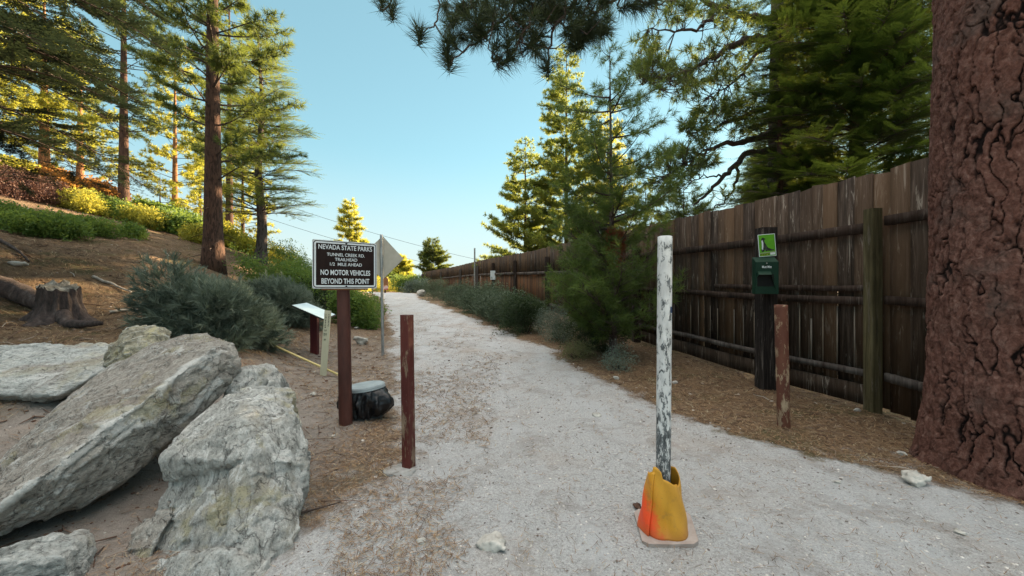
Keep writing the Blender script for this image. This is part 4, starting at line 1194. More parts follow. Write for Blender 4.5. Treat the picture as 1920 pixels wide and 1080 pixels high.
voxel_rock('boulder', 'dark topped boulder wedged behind the upright blocky one', blob(478, 765, 3.35, (.25, .3, .42), seed=6), 19, 'rock_blue', .016, .030)
voxel_rock('boulder', 'low pale boulder in the bottom left corner of the picture', blob(45, 1095, 1.78, (.26, .25, .20), seed=9), 23, 'rock_pale', .012, .022)
f_ = [(318, 930, 2.18), (332, 962, 2.12), (300, 1000, 2.05), (266, 1076, 1.98), (236, 1080, 1.98), (224, 1058, 2.05), (272, 985, 2.15), (262, 1070, 2.2), (320, 950, 2.3), (240, 1050, 2.25)]
voxel_rock('rock_shard', 'narrow grey rock shard leaning on the left side of the upright boulder', [W(*p) for p in f_], 27, 'rock_slab', .010, .012, cat='rock')

def small_rock(px, py, r, mat, label, seed, sink=.25, flat=.6, name='rock'):
    # the ground point under the pixel
    Y = 3.0
    for _ in range(30):
        x_ = (px - 960) / F * Y; Y = max(1.5, (EYE - g1(x_, Y)) * F / max(py - 540, 4)) * .5 + Y * .5
    x_ = (px - 960) / F * Y; z_ = g1(x_, Y)
    rg = np.random.default_rng(seed); u = rg.normal(size=(16, 3)); u /= np.linalg.norm(u, axis=1)[:, None]
    pts = np.array([x_, Y, z_ + r * flat * (1 - sink * 2)]) + u * np.array([r, r * .8, r * flat]) * rg.uniform(.75, 1.1, (16, 1))
    return voxel_rock(name, label, pts, seed, mat, max(.004, r * .09), r * .10, fine=.35, facet=r * .12, smooth_it=1, cat='rock')
small_rock(1716, 906, .105, 'pebble', 'pale fist sized rock beside the base of the thick pine', 31)
small_rock(676, 645, .16, 'pebble', 'pale rock between the sign post and the metal pole', 32, .15, .75)
small_rock(586, 742, .05, 'pebble', 'small white stone on the needles left of the sign post', 33)
small_rock(923, 1024, .11, 'pebble', 'flat pale stone half buried at the bottom middle of the trail', 34, .42, .45)
small_rock(1155, 711, .06, 'pebble', 'small yellowish stone at the trail edge below the young pine', 35)
small_rock(1266, 719, .05, 'pebble', 'small whitish stone just right of the white pole', 36)
small_rock(1606, 771, .045, 'pebble', 'small pale stone at the foot of the fence near the mossy post', 37)
small_rock(1118, 779, .06, 'pebble', 'low grey stone on the trail between the two front poles', 38, .4, .4)
small_rock(1195, 952, .035, 'bark', 'dark reddish brown lump beside the orange cone', 39)
small_rock(790, 1018, .03, 'pebble', 'small grey pebble at bottom centre left', 40)
small_rock(35, 590, .17, 'pebble', 'flat pale stone under the log by the stump', 41, .3, .35)
small_rock(1692, 853, .04, 'pebble', 'tiny pale stone against the roots of the thick pine', 42)
small_rock(1570, 905, .03, 'pebble', 'tiny yellowish stone on the trail left of the fist sized rock', 43)
small_rock(668, 617, .07, 'pebble', 'little pale stone below the rounded manzanita', 44)
small_rock(790, 556, .35, 'pebble', 'pale rock among the farthest bushes along the fence', 45, .1, .9)
small_rock(1800, 1001, .03, 'pebble', 'tiny white stone near the lower right of the trail', 46)

# ================================================================ stump, log, branches
sx, sy = at(112, 6.0); sz = g1(sx, sy)
st = thing('tree_stump', 'dark sawn tree stump with pale cut top on the hillside', 'stump', (sx, sy, sz))
nth, nz = 90, 40
th = np.arange(nth) / nth * 2 * np.pi; zq = np.linspace(-.2, .50, nz)
TH, ZZ = np.meshgrid(th, zq, indexing='ij'); t1, z1 = TH.ravel(), ZZ.ravel()
R_ = .205 + .20 * np.exp(-np.clip(z1 + .05, 0, 9) / .12) * (1 + .6 * np.sin(t1 * 4 + .6)) + .03 * fbm(P3(np.cos(t1) * 5, np.sin(t1) * 5, z1 * 2), 4, 3) + .02 * np.sin(t1 * 13) + .025 * fbm(P3(np.cos(t1) * 9, np.sin(t1) * 9, z1 * 3), 4, 8, True)
V = np.stack([np.cos(t1) * R_, np.sin(t1) * R_, z1 + np.clip(z1 / .50, 0, 1) ** 3 * (.05 * np.cos(t1 - 2.6) + .07 * fbm(P3(np.cos(t1) * 6, np.sin(t1) * 6), 3, 2) + .05 * (np.cos(t1 - 2.6) > .75))], -1)
ii = np.arange(nth)[:, None]; jj = np.arange(nz - 1)[None]; i2 = (ii + 1) % nth
Qd = np.stack([ii * nz + jj, i2 * nz + jj, i2 * nz + jj + 1, ii * nz + jj + 1], -1).reshape(-1, 4)
M['stump_bark'] = simple('stump bark', [(.3, (.02, .018, .016)), (.55, (.07, .05, .045)), (.75, (.12, .105, .095))], 14, (1, 1, .4), .95, .8, .02)
mesh_np('bark', V, [Qd], M['stump_bark'], st, True)
M['cut_wood'] = simple('cut wood', [(.35, (.05, .042, .034)), (.5, (.17, .15, .12)), (.7, (.42, .38, .32))], 12, (1, 1, 1), .85, .4, .01)
top = V.reshape(nth, nz, 3)[:, -1]; cen = top.mean(0) + [0, 0, .006]
Vt = np.vstack([top + [0, 0, .004], cen]); mesh_np('cut_top', Vt, [np.stack([np.arange(nth), (np.arange(nth) + 1) % nth, np.full(nth, nth)], -1)], M['cut_wood'], st, True)
def root(name, pts, rads, mat, parent=None, org=(0, 0, 0), n=12, rough=.012, seed=1):
    pts = np.array(pts, float); t = np.linspace(0, len(pts) - 1, (len(pts) - 1) * 7 + 1)
    q = np.stack([np.interp(t, np.arange(len(pts)), pts[:, k]) for k in range(3)], -1)
    r = np.interp(t, np.arange(len(pts)), rads)
    q += .012 * np.stack([fbm(q * 5, 2, seed), fbm(q * 5, 2, seed + 3), 0 * r], -1)
    V, Q_, T_ = tube(q - np.array(org), r, n)
    V = V + rough * np.stack([fbm(V * 14, 3, seed + k) for k in range(3)], -1)
    return mesh_np(name, V, [Q_, T_], M[mat], parent, True)
so = np.array([sx, sy, sz])
root('root', [so + [.18, -.12, .08], so + [.42, -.26, -.06], W(190, 606, 5.4)], [.10, .075, .03], 'stump_bark', st, so, seed=4)
root('root', [so + [-.1, -.18, .08], so + [-.2, -.4, -.06]], [.10, .03], 'stump_bark', st, so, seed=5)
a_, b_ = at(-60, 6.3), at(88, 6.2)
lg = root('fallen_log', [(a_[0], a_[1], g1(*a_) + .10), ((a_[0] + b_[0]) / 2, 6.3, g1((a_[0] + b_[0]) / 2, 6.3) + .12), (b_[0], b_[1], g1(*b_) + .14)], [.13, .16, .13], 'stump_bark', None, (0, 0, 0), 20, .03, 6)
tag(lg, 'dark weathered log lying left of the stump', 'log')
def stick(px0, py0, Y0, px1, py1, Y1, r, mat, label, name='fallen_branch', cat='branch', lift=.01, mid=.02):
    a_ = np.array([*at(px0, Y0), 0]); b_ = np.array([*at(px1, Y1), 0])
    pts = []
    for t in np.linspace(0, 1, 5):
        p = a_ * (1 - t) + b_ * t; p[2] = g1(p[0], p[1]) + r + lift; pts.append(p)
    return tag(root(name, pts, np.linspace(r, r * .5, 5), mat, None, (0, 0, 0), 8, r * .35, int(px0)), label, cat)
M['bleached'] = simple('bleached wood', [(.3, (.20, .17, .14)), (.7, (.45, .41, .36))], 14, (1, 1, 1), .9, .4, .01)
stick(0, 0, 8.2, 55, 0, 7.6, .035, 'stump_bark', 'dark branch on the needles above the stump') 
stick(175, 0, 7.9, 245, 0, 7.8, .03, 'bleached', 'pale bent branch on the brown slope above the bush')
stick(205, 0, 6.6, 262, 0, 6.9, .028, 'bleached', 'bleached stick right of the stump')
stick(290, 0, 8.4, 345, 0, 8.9, .03, 'stump_bark', 'short dark branch below the nearest hillside pine')
stick(455, 0, 11.6, 530, 0, 12.6, .06, 'bleached', 'bleached fallen branch under the crooked fir')
stick(395, 0, 9.4, 470, 0, 9.8, .05, 'stump_bark', 'dark root like branch right of the nearest pine base')
stick(555, 0, 2.35, 640, 0, 2.5, .007, 'twig', 'thin dark twig on the ground right of the upright boulder')
lg2a, lg2b = W(422, 536, 8.0), W(443, 518, 8.3)
root_o = root('broken_log', [[lg2a[0], lg2a[1], g1(lg2a[0], lg2a[1]) + .12], [lg2b[0], lg2b[1], g1(lg2b[0], lg2b[1]) + .22]], [.075, .09], 'bleached', None, (0, 0, 0), 14, .012, 3)
tag(root_o, 'short pale broken log above the grey green bush', 'log')

# ================================================================ posts and signs
def paint_mat(name, paint, paint2, under, under2, cover=.5, sc=18, stretch=(1, 1, .35), rough=.6, metal=0.0, sharp=.03, zfade=None):
    """chipped paint over an older surface"""
    m, n, b = newmat(name)
    oc = coords(n); v = mapping(n, oc, stretch)
    p = ramp(n, noise(n, v, sc * .6, 5), [(.35, paint), (.65, paint2)])
    u = ramp(n, noise(n, v, sc * 1.6, 6, .7), [(.35, under), (.65, under2)])
    f = noise(n, v, sc, 9, .72, .4)
    if zfade:
        s_ = n.nodes.new('ShaderNodeSeparateXYZ'); n.links.new(oc, s_.inputs[0])
        f = math_(n, 'ADD', f, math_(n, 'MULTIPLY', band(n, s_.outputs[2], zfade[0], zfade[1]), zfade[2]))
    k = band(n, f, cover - sharp, cover + sharp)
    c = mix(n, k, u, p)
    n.links.new(c, b.inputs['Base Color']); b.inputs['Roughness'].default_value = rough
    b.inputs['Specular IOR Level'].default_value = .3; b.inputs['Metallic'].default_value = metal
    bump(n, b, math_(n, 'ADD', k, noise(n, v, sc * 4, 4)), .35, .004)
    return m
M['white_paint'] = paint_mat('chipped white paint', (.46, .46, .455), (.64, .64, .63), (.035, .040, .042), (.15, .16, .165), .545, 42, (1, 1, .38), .55, zfade=(.55, .75, .10))
M['red_paint'] = paint_mat('worn red brown paint', (.065, .012, .010), (.10, .022, .016), (.10, .05, .03), (.26, .19, .13), .445, 16, (1, 1, .22), .6)
M['red_rust'] = paint_mat('peeling red brown paint', (.085, .028, .018), (.13, .05, .03), (.20, .13, .08), (.36, .27, .18), .46, 13, (1, 1, .4), .8)
M['post_brown'] = simple('reddish brown painted post', [(.3, (.045, .016, .012)), (.6, (.085, .030, .022)), (.8, (.14, .06, .045))], 12, (1, 1, .25), .6, .35, .006)
M['steel'] = simple('galvanised steel', [(.3, (.22, .23, .23)), (.7, (.42, .43, .43))], 20, (1, 1, .4), .45, .15, .003, metal=.7)
M['concrete'] = simple('old concrete', [(.3, (.24, .23, .215)), (.7, (.40, .39, .37))], 10, (1, 1, 1), .95, .6, .012)

def lathe_post(name, x, y, z0, z1, r0, r1, mat, parent, lean=(0, 0), n=28, rough=.002, cap=True, org=None, seed=3):
    org = np.array(org if org is not None else (x, y, z0))
    zs = np.linspace(z0, z1, 40)
    t = (zs - z0) / (z1 - z0)
    pts = np.stack([x + lean[0] * t, y + lean[1] * t, zs], -1) - org
    rr = r0 + (r1 - r0) * t
    pts = np.vstack([pts, pts[-1] + [0, 0, .003]]); rr = np.append(rr, r1 * .86)
    V, Q_, T_ = tube(pts, rr, n)
    if rough: V[:-2, :2] += rough * np.stack([fbm(V[:-2] * [20, 20, 6], 3, seed), fbm(V[:-2] * [20, 20, 6], 3, seed + 1)], -1)
    return mesh_np(name, V, [Q_, T_], M[mat], parent, True)

# --- park sign
zg = g1(-1.68, 3.84)
ps = thing('park_sign', 'dark brown park notice with white lettering on a thick reddish round post', 'sign', (-1.68, 3.84, zg))
lathe_post('post', -1.66, 3.84, zg - .1, 1.80, .064, .060, 'post_brown', ps, (-.035, 0), org=(-1.68, 3.84, zg))
A_ = np.array([-1.862, 3.58]); B_ = np.array([-1.392, 3.955])
cs = (A_ + B_) / 2; ds_ = (B_ - A_) / np.linalg.norm(B_ - A_)
ang_ = math.atan2(ds_[1], ds_[0])
MW = Matrix.Rotation(ang_, 4, 'Z')      # local x along the sign, local -y towards the viewer
SW, SH = float(np.linalg.norm(B_ - A_)), .462
zc = 1.626
def local(o, parent, origin, Mr):
    """place an object built in sign space (x right, z up, -y out) into its parent's space"""
    o.parent = parent
    o.matrix_basis = Matrix.Translation(Vector(origin) - parent.location) @ Mr
    return o
def rrect(w_, h_, r, n=6, x0=0, z0=0):
    P_ = []
    for cx_, cz_, a0 in ((w_ / 2 - r, h_ / 2 - r, 0), (-w_ / 2 + r, h_ / 2 - r, 90), (-w_ / 2 + r, -h_ / 2 + r, 180), (w_ / 2 - r, -h_ / 2 + r, 270)):
        for k in range(n + 1):
            a = math.radians(a0 + 90 * k / n); P_.append((cx_ + r * math.cos(a) + x0, cz_ + r * math.sin(a) + z0))
    return P_
def plate(name, outline, y0, y1, mat, parent, origin, Mr, hole=None):
    """flat plate in sign space between y0 (front) and y1 (back)"""
    n_ = len(outline); V = [(x, y0, z) for x, z in outline] + [(x, y1, z) for x, z in outline]
    bm = bmesh.new(); vs = [bm.verts.new(v) for v in V]
    if hole is None:
        bm.faces.new(vs[:n_]); bm.faces.new(list(reversed(vs[n_:])))
        for k in range(n_): bm.faces.new((vs[k], vs[(k + 1) % n_], vs[n_ + (k + 1) % n_], vs[n_ + k]))
    else:
        hs = [bm.verts.new((x, y0, z)) for x, z in hole] + [bm.verts.new((x, y1, z)) for x, z in hole]
        for k in range(n_):
            k2 = (k + 1) % n_
            bm.faces.new((vs[k], vs[k2], hs[k2], hs[k])); bm.faces.new((vs[n_ + k], hs[n_ + k], hs[n_ + k2], vs[n_ + k2]))
            bm.faces.new((vs[k], vs[n_ + k], vs[n_ + k2], vs[k2])); bm.faces.new((hs[k], hs[k2], hs[n_ + k2], hs[n_ + k]))
    o = bm_obj(name, bm, M[mat] if isinstance(mat, str) else mat, None)
    return local(o, parent, origin, Mr)
M['sign_brown'] = simple('dark brown sign face', [(.3, (.012, .006, .005)), (.7, (.022, .012, .010))], 9, rough=.55, bs=0, spec=.12)
M['sign_white'] = simple('white sign sheeting', [(.3, (.56, .60, .62)), (.7, (.68, .71, .72))], 14, rough=.5, bs=0)
M['alu'] = simple('dull aluminium', [(.3, (.36, .37, .36)), (.7, (.52, .53, .51))], 7, rough=.5, bs=.1, metal=.15)
org = (cs[0], cs[1], zc)
panel = plate('sign_panel', rrect(SW, SH, .012), 0, .004, 'alu', ps, org, MW)
def child_plate(name, outline, y0, y1, mat, hole=None):
    o = plate(name, outline, y0, y1, mat, ps, org, MW, hole)
    o.parent = panel; o.matrix_basis = Matrix.Identity(4); return o
child_plate('edge_border', rrect(SW - .004, SH - .004, .03), -.0012, .002, 'sign_white')
child_plate('face', rrect(SW - .014, SH - .016, .028), -.0024, .002, 'sign_brown')
child_plate('white_line', rrect(SW - .030, SH - .032, .022), -.0034, .001, 'sign_white', rrect(SW - .060, SH - .062, .008))
def text(body, w_, h_, x, z, parent, mat, y=-.0042, bold=.0, name='lettering', depth=.0006):
    cu = bpy.data.curves.new('t', 'FONT'); cu.body = body; cu.align_x = 'CENTER'; cu.align_y = 'CENTER'
    cu.size = 1; cu.extrude = 0; cu.offset = bold
    to = bpy.data.objects.new('t', cu); COL.objects.link(to)
    me = bpy.data.meshes.new_from_object(to.evaluated_get(bpy.context.evaluated_depsgraph_get()))
    bpy.data.objects.remove(to)
    V = np.array([v.co[:] for v in me.vertices]); mn, mx = V.min(0), V.max(0)
    V = (V - (mn + mx) / 2) * [w_ / (mx[0] - mn[0]), h_ / (mx[1] - mn[1]), 0]
    for v, q in zip(me.vertices, V): v.co = (q[0] + x, y, q[1] + z)
    me.name = name
    me.materials.clear(); me.materials.append(M[mat])
    o = bpy.data.objects.new(name, me); COL.objects.link(o); o.parent = parent
    return o
rows = [('NEVADA STATE PARKS', .500, .046, .140, .016), ('TUNNEL CREEK RD.', .352, .031, .292, .010), ('TRAILHEAD', .208, .030, .390, .010),
        ('1/2  MILE AHEAD', .298, .031, .492, .010), ('NO MOTOR VEHICLES', .462, .052, .665, .021), ('BEYOND THIS POINT', .446, .052, .845, .021)]
for body, ww, hh_, fz_, bo in rows:
    text(body, ww, hh_, 0, SH * (.5 - fz_), panel, 'sign_white', bold=bo)
M['dark_metal'] = simple('dark steel', [(.3, (.02, .02, .02)), (.7, (.06, .06, .058))], 20, rough=.5, bs=.1, metal=.4)
for zq in (SH / 2 - .022, -SH / 2 + .020):
    bm = bmesh.new(); bmesh.ops.create_cone(bm, cap_ends=True, segments=6, radius1=.010, radius2=.009, depth=.012)
    bmesh.ops.rotate(bm, matrix=Matrix.Rotation(math.radians(90), 3, 'X'), verts=bm.verts); bmesh.ops.translate(bm, vec=(0, -.007, zq), verts=bm.verts)
    o = bm_obj('bolt', bm, M['dark_metal']); o.parent = panel
M['board_orange'] = simple('bare orange brown board', [(.3, (.16, .075, .035)), (.7, (.32, .16, .08))], 10, (.2, 1, 1), .8, .3, .004)
bm = bmesh.new(); box_bm(bm, (0, .022, -SH / 2 + .030), (.43, .028, .09), None, .003)
local(bm_obj('backing_board', bm, M['board_orange']), ps, org, MW)
bm = bmesh.new(); box_bm(bm, (.0, .022, SH / 2 - .07), (.43, .028, .09), None, .003)
local(bm_obj('backing_board', bm, M['board_orange']), ps, org, MW)

# --- red bollard, square steel tube
x_, y_ = -.805, 3.0; zg = g1(x_, y_)
rb = thing('red_bollard', 'square dark red post with scraped paint standing in the trail edge', 'bollard', (x_, y_, zg), math.radians(-22))
bm = bmesh.new(); box_bm(bm, (0, 0, 0), (.078, .078, 1), None, .010, 3)
o = bm_obj('post', bm, M['red_paint'], rb)
for v in o.data.vertices: 
    v.co.z = (1.19 - zg) if v.co.z > 0 else -.1
    if v.co.z > 0: v.co.x -= .02
bm = bmesh.new(); bmesh.ops.create_circle(bm, cap_ends=True, segments=11, radius=.11)
r = bmesh.ops.extrude_face_region(bm, geom=bm.faces[:]); bmesh.ops.translate(bm, vec=(0, 0, .03), verts=[v for v in r['geom'] if isinstance(v, bmesh.types.BMVert)])
bmesh.ops.subdivide_edges(bm, edges=bm.edges, cuts=2, use_grid_fill=True)
o = bm_obj('concrete_footing', bm, M['concrete'], rb, True)
for v in o.data.vertices:
    rr_ = 1 + 1.1 * float(fbm(np.array([[v.co.x * 6, v.co.y * 6, 1.0]]), 3, 4)[0])
    v.co.x = v.co.x * rr_ + .0; v.co.y = v.co.y * rr_ * .8 - .03; v.co.x -= .04; v.co.y -= .05; v.co.z = v.co.z - .028 + .008 * float(fbm(np.array([[v.co.x * 15, v.co.y * 15, 2.0]]), 3, 5)[0])

# --- white pole in the cut cone
x_, y_ = .884, 2.25; zg = g1(x_, y_)
wp_ = thing('white_pole', 'tall round pole with chipped white paint standing in the cut orange cone', 'pole', (x_, y_, zg))
lathe_post('pole', x_, y_, zg - .05, 1.70, .041, .041, 'white_paint', wp_, (.012, 0), 32, .001, org=(x_, y_, zg))
M['sticker'] = simple('dark blue sticker', [(.3, (.006, .014, .04)), (.7, (.02, .06, .14))], 60, rough=.4, bs=0)
gst = []
for k in range(7):
    a = math.radians(-62 + k * 7); gst.append((math.cos(a) * .0430, math.sin(a) * .0430))
zt_ = 1.4 - (581 - 540) / F * 2.21 - zg
V = [(a + .008, b_, zt_ - .018) for a, b_ in gst] + [(a + .008, b_, zt_ + .018) for a, b_ in gst]
mesh_np('sticker', V, [np.array([(k, k + 1, 8 + k, 7 + k) for k in range(6)])], M['sticker'], wp_)

# --- cut traffic cone
m, n, b = newmat('faded orange plastic')
oc = coords(n); s_ = n.nodes.new('ShaderNodeSeparateXYZ'); n.links.new(oc, s_.inputs[0])
k = math_(n, 'ADD', math_(n, 'MULTIPLY', s_.outputs[0], 5.0), math_(n, 'ADD', math_(n, 'MULTIPLY', s_.outputs[2], 1.3), math_(n, 'MULTIPLY', noise(n, oc, 16, 9, .8), .7)))
c = ramp(n, k, [(.0, (.80, .07, .010)), (.10, (.70, .10, .010)), (.22, (.58, .24, .012)), (.45, (.56, .27, .015)), (.95, (.52, .25, .02))])
c = mix(n, band(n, noise(n, oc, 14, 7, .7), .54, .70), c, mix(n, .5, c, (.26, .13, .04)))
c = mix(n, band(n, noise(n, oc, 90, 5, .8), .58, .70), c, mix(n, .5, c, (.12, .07, .03)))
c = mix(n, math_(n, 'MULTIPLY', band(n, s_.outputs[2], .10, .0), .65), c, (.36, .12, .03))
n.links.new(c, b.inputs['Base Color']); b.inputs['Roughness'].default_value = .55
b.inputs['Subsurface Weight'].default_value = .0
bump(n, b, noise(n, oc, 60, 4), .15, .003)
M['cone'] = m
zg = g1(.872, 2.21)
tc = thing('traffic_cone', 'cut off faded orange cone wrapped around the white pole on its square base', 'traffic cone', (.872, 2.21, zg))
na_, nz_ = 72, 26
V = []
slit = math.radians(205)
for i in range(na_):
    u = i / (na_ - 1); a = slit + u * math.radians(372)
    lap = 1 + .10 * (u - .5)             # the two torn ends overlap like a scroll
    edge = .315 + .025 * math.sin(a * 2 + .5) + (.03 if u < .1 else 0) - .045 * math.exp(-((math.degrees(a) % 360 - 330) / 16) ** 2) + .004 * math.sin(a * 7)
    for j in range(nz_):
        t = j / (nz_ - 1); z = edge * t
        r = (.135 - .052 * t) * lap
        dent = .030 * math.exp(-((math.degrees(a) % 360 - 262) / 14) ** 2) * math.exp(-((t - .32) / .30) ** 2)
        r -= dent; r += .004 * math.sin(a * 5 + z * 30)
        r = max(r, .046)
        V.append((math.cos(a) * r, math.sin(a) * r * .92, z + .018))
V = np.array(V); ii = np.arange(na_ - 1)[:, None]; jj = np.arange(nz_ - 1)[None]
Qd = np.stack([ii * nz_ + jj, (ii + 1) * nz_ + jj, (ii + 1) * nz_ + jj + 1, ii * nz_ + jj + 1], -1).reshape(-1, 4)
o = mesh_np('cone_body', V, [Qd], M['cone'], tc, True)
md = o.modifiers.new('t', 'SOLIDIFY'); md.thickness = .005; md.offset = 0
M['cone_base'] = simple('dusty cone base', [(.3, (.26, .20, .17)), (.7, (.38, .33, .30))], 12, rough=.9, bs=.4, bd=.004)
c4 = [W(1187, 963, 2.40), W(1206, 1029, 2.07), W(1312, 1027, 2.07), W(1292, 966, 2.38)]
cc = []
for k in range(4):
    p, q = c4[k], c4[(k + 1) % 4]
    for t in (.1, .5, .9): cc.append(p * (1 - t) + q * t)
bm = bmesh.new(); lo = [bm.verts.new((p[0] - .872, p[1] - 2.21, -.01)) for p in cc]; hi = [bm.verts.new((p[0] - .872, p[1] - 2.21, .020 + .004 * (k % 2))) for k, p in enumerate(cc)]
bm.faces.new(hi); bm.faces.new(list(reversed(lo)))
for k in range(12): bm.faces.new((lo[k], lo[(k + 1) % 12], hi[(k + 1) % 12], hi[k]))
bm_obj('base_plate', bm, M['cone_base'], tc)

# --- reddish peeling post in front of the fence
x_, y_ = at(1470, 3.78); zg = g1(x_, y_)
rp = thing('peeling_post', 'round post with peeling reddish paint standing in front of the fence', 'post', (x_, y_, zg))
lathe_post('post', x_, y_, zg - .1, 1.232, .056, .056, 'red_rust', rp, (-.03, 0), 30, .005, org=(x_, y_, zg))

# --- dispenser post
px0, py0 = 1436, 5.0
x_, y_ = at(px0, py0); zg = g1(x_, y_)
dp = thing('dispenser_station', 'dark timber post carrying a green bag dispenser and a green dog sign', 'dispenser', (x_, y_, zg))
M['char_post'] = wood_mat('blackened post wood', (.006, .005, .005), (.022, .017, .015), (.055, .045, .04))
bm = bmesh.new(); box_bm(bm, (0, 0, 0), (.20, .17, 1), None, .010)
o = bm_obj('post', bm, M['char_post'], dp)
for v in o.data.vertices: v.co.z = (2.18 - zg) if v.co.z > 0 else -.2
M['green_box'] = simple('dark green enamel', [(.3, (.006, .026, .016)), (.7, (.008, .034, .020))], 6, rough=.5, bs=0, spec=.15)
M['opening_shade'] = simple('opening shade', [(.3, (.003, .004, .004)), (.7, (.006, .007, .006))], 6, rough=.8, bs=0)  # near black colour standing for the shade inside the dispenser opening
BW, BH, BD = .255, .42, .13
Mb = Matrix.Rotation(math.radians(-14), 4, 'Z')
borg = (x_ - .115, y_ - .16, 1.535)
bm = bmesh.new()
prof = [(BD / 2, -BH / 2), (-BD / 2, -BH / 2), (-BD / 2, BH / 2 - .02), (BD / 2, BH / 2 + .05)]
L_ = [bm.verts.new((-BW / 2, y, z)) for y, z in prof]; R_ = [bm.verts.new((BW / 2, y, z)) for y, z in prof]
bm.faces.new(L_); bm.faces.new(list(reversed(R_)))
for k in range(4): bm.faces.new((L_[k], R_[k], R_[(k + 1) % 4], L_[(k + 1) % 4]))
bmesh.ops.bevel(bm, geom=bm.edges[:], offset=.004, segments=2, affect='EDGES')
dbx = local(bm_obj('dispenser_box', bm, M['green_box']), dp, borg, Mb)
# hood over the opening
yf = -BD / 2
bm = bmesh.new()
hx0, hx1 = -BW / 2 + .012, BW / 2 - .03
q = [(hx0 + .01, yf, .075), (hx1 - .06, yf, .075), (hx1, yf, -.15), (hx0, yf - .075, .03), (hx1 - .075, yf - .075, .03), (hx1 - .005, yf - .004, -.15), (hx0, yf, .0)]
vs = [bm.verts.new(p) for p in q]
bm.faces.new((vs[0], vs[3], vs[4], vs[1])); bm.faces.new((vs[1], vs[4], vs[5], vs[2])); bm.faces.new((vs[0], vs[6], vs[3]))
ho = bm_obj('hood', bm, M['green_box']); ho.parent = dbx
md = ho.modifiers.new('t', 'SOLIDIFY'); md.thickness = .003
bm = bmesh.new(); box_bm(bm, ((hx0 + hx1) / 2 - .01, yf - .001, -.04), (hx1 - hx0 - .03, .004, .15)); ro = bm_obj('opening', bm, M['opening_shade']); ro.parent = dbx  # thin dark plate on the closed box, painted as the shaded opening
text('Mutt Mitt', .105, .030, -.005, .128, dbx, 'sign_white', y=yf - .003, bold=.012)
bm = bmesh.new(); bmesh.ops.create_uvsphere(bm, u_segments=10, v_segments=6, radius=.008); bmesh.ops.translate(bm, vec=(-.005, yf - .002, .172), verts=bm.verts)
lo_ = bm_obj('lock', bm, M['steel'], dbx, True)
bm = bmesh.new()
for zq, ww, hq in ((.165, .07, .010), (.105, .035, .035), (.05, .035, .045), (-.03, .03, .014), (-.10, .028, .022)):
    box_bm(bm, (BW / 2 + .001, 0, zq), (.002, ww, hq))
ld = bm_obj('side_decal', bm, simple('pale decal print', [(.46, (.006, .03, .018)), (.56, (.22, .26, .24))], 90, rough=.5, bs=0), dbx)
# dog sign
M['sign_green'] = simple('bright green sign print', [(.3, (.07, .24, .01)), (.6, (.10, .34, .015)), (.8, (.15, .42, .03))], 9, rough=.45, bs=0)
Ms = Matrix.Rotation(math.radians(-10), 4, 'Z') @ Matrix.Rotation(math.radians(-4), 4, 'Y')
sorg = (x_ - .055, y_ - .105, 1.945)
sp = plate('dog_sign', rrect(.20, .285, .008), 0, .003, 'sign_white', dp, sorg, Ms)
def sub(o): o.parent = sp; o.matrix_basis = Matrix.Identity(4); return o
sub(plate('green_field', rrect(.186, .270, .004), -.001, .001, 'sign_green', dp, sorg, Ms))
dog = [(-.070, -.075), (-.066, -.02), (-.060, .02), (-.066, .050), (-.062, .085), (-.050, .100), (-.036, .102), (-.030, .092), (-.014, .086), (-.012, .078), (-.028, .070), (-.026, .045), (-.012, .010), (.008, -.030), (.040, -.048), (.075, -.060), (.078, -.068), (.045, -.072), (-.002, -.072), (-.012, -.078), (-.022, -.074), (-.028, -.045), (-.036, -.075), (-.050, -.080)]
M['dog_dark'] = simple('dog print', [(.45, (.012, .016, .010)), (.6, (.05, .06, .045))], 30, rough=.5, bs=0)
sub(plate('dog_figure', dog, -.002, .0, 'dog_dark', dp, sorg, Ms))
sub(plate('dog_figure', [(-.064, -.04), (-.060, .02), (-.062, .06), (-.050, .07), (-.042, .03), (-.045, -.02), (-.052, -.06)], -.0028, -.001, 'sign_white', dp, sorg, Ms))
sub(plate('ground_band', [(-.09, -.092), (.09, -.080), (.09, -.092), (-.09, -.104)], -.002, .0, simple('grey print', [(.3, (.18, .22, .12)), (.7, (.30, .34, .2))], 20, rough=.5, bs=0), dp, sorg, Ms))
sub(plate('text_band', [(-.088, -.106), (.02, -.100), (.02, -.128), (-.088, -.130)], -.002, .0, simple('olive print', [(.4, (.03, .07, .005)), (.6, (.22, .32, .02))], 70, rough=.5, bs=0), dp, sorg, Ms))
sub(plate('text_band', [(.03, -.098), (.086, -.095), (.086, -.124), (.03, -.126)], -.002, .0, 'sign_white', dp, sorg, Ms))

# --- metal pole with diamond sign seen from behind
Y = 7.35; x_, y_ = at(718, Y); zg = g1(x_, y_)
mp = thing('diamond_sign', 'slender metal pole with a blank backed diamond sign behind the park sign', 'sign', (x_, y_, zg))
lathe_post('pole', x_, y_, zg - .1, 1.4 + 100 / F * Y, .028, .028, 'steel', mp, (-.03, 0), 12, 0, org=(x_, y_, zg))
M['sign_back'] = simple('dusty sign back', [(.3, (.40, .37, .30)), (.7, (.50, .47, .40))], 6, rough=.7, bs=.05, metal=.0)
Md = Matrix.Rotation(math.radians(38), 4, 'Z')
r_ = .42
plate('diamond_plate', [(0, r_), (-r_, 0), (0, -r_), (r_, 0)], 0, .004, 'sign_back', mp, (x_ - .02, y_ + .045, 1.4 + 57 / F * Y), Md)

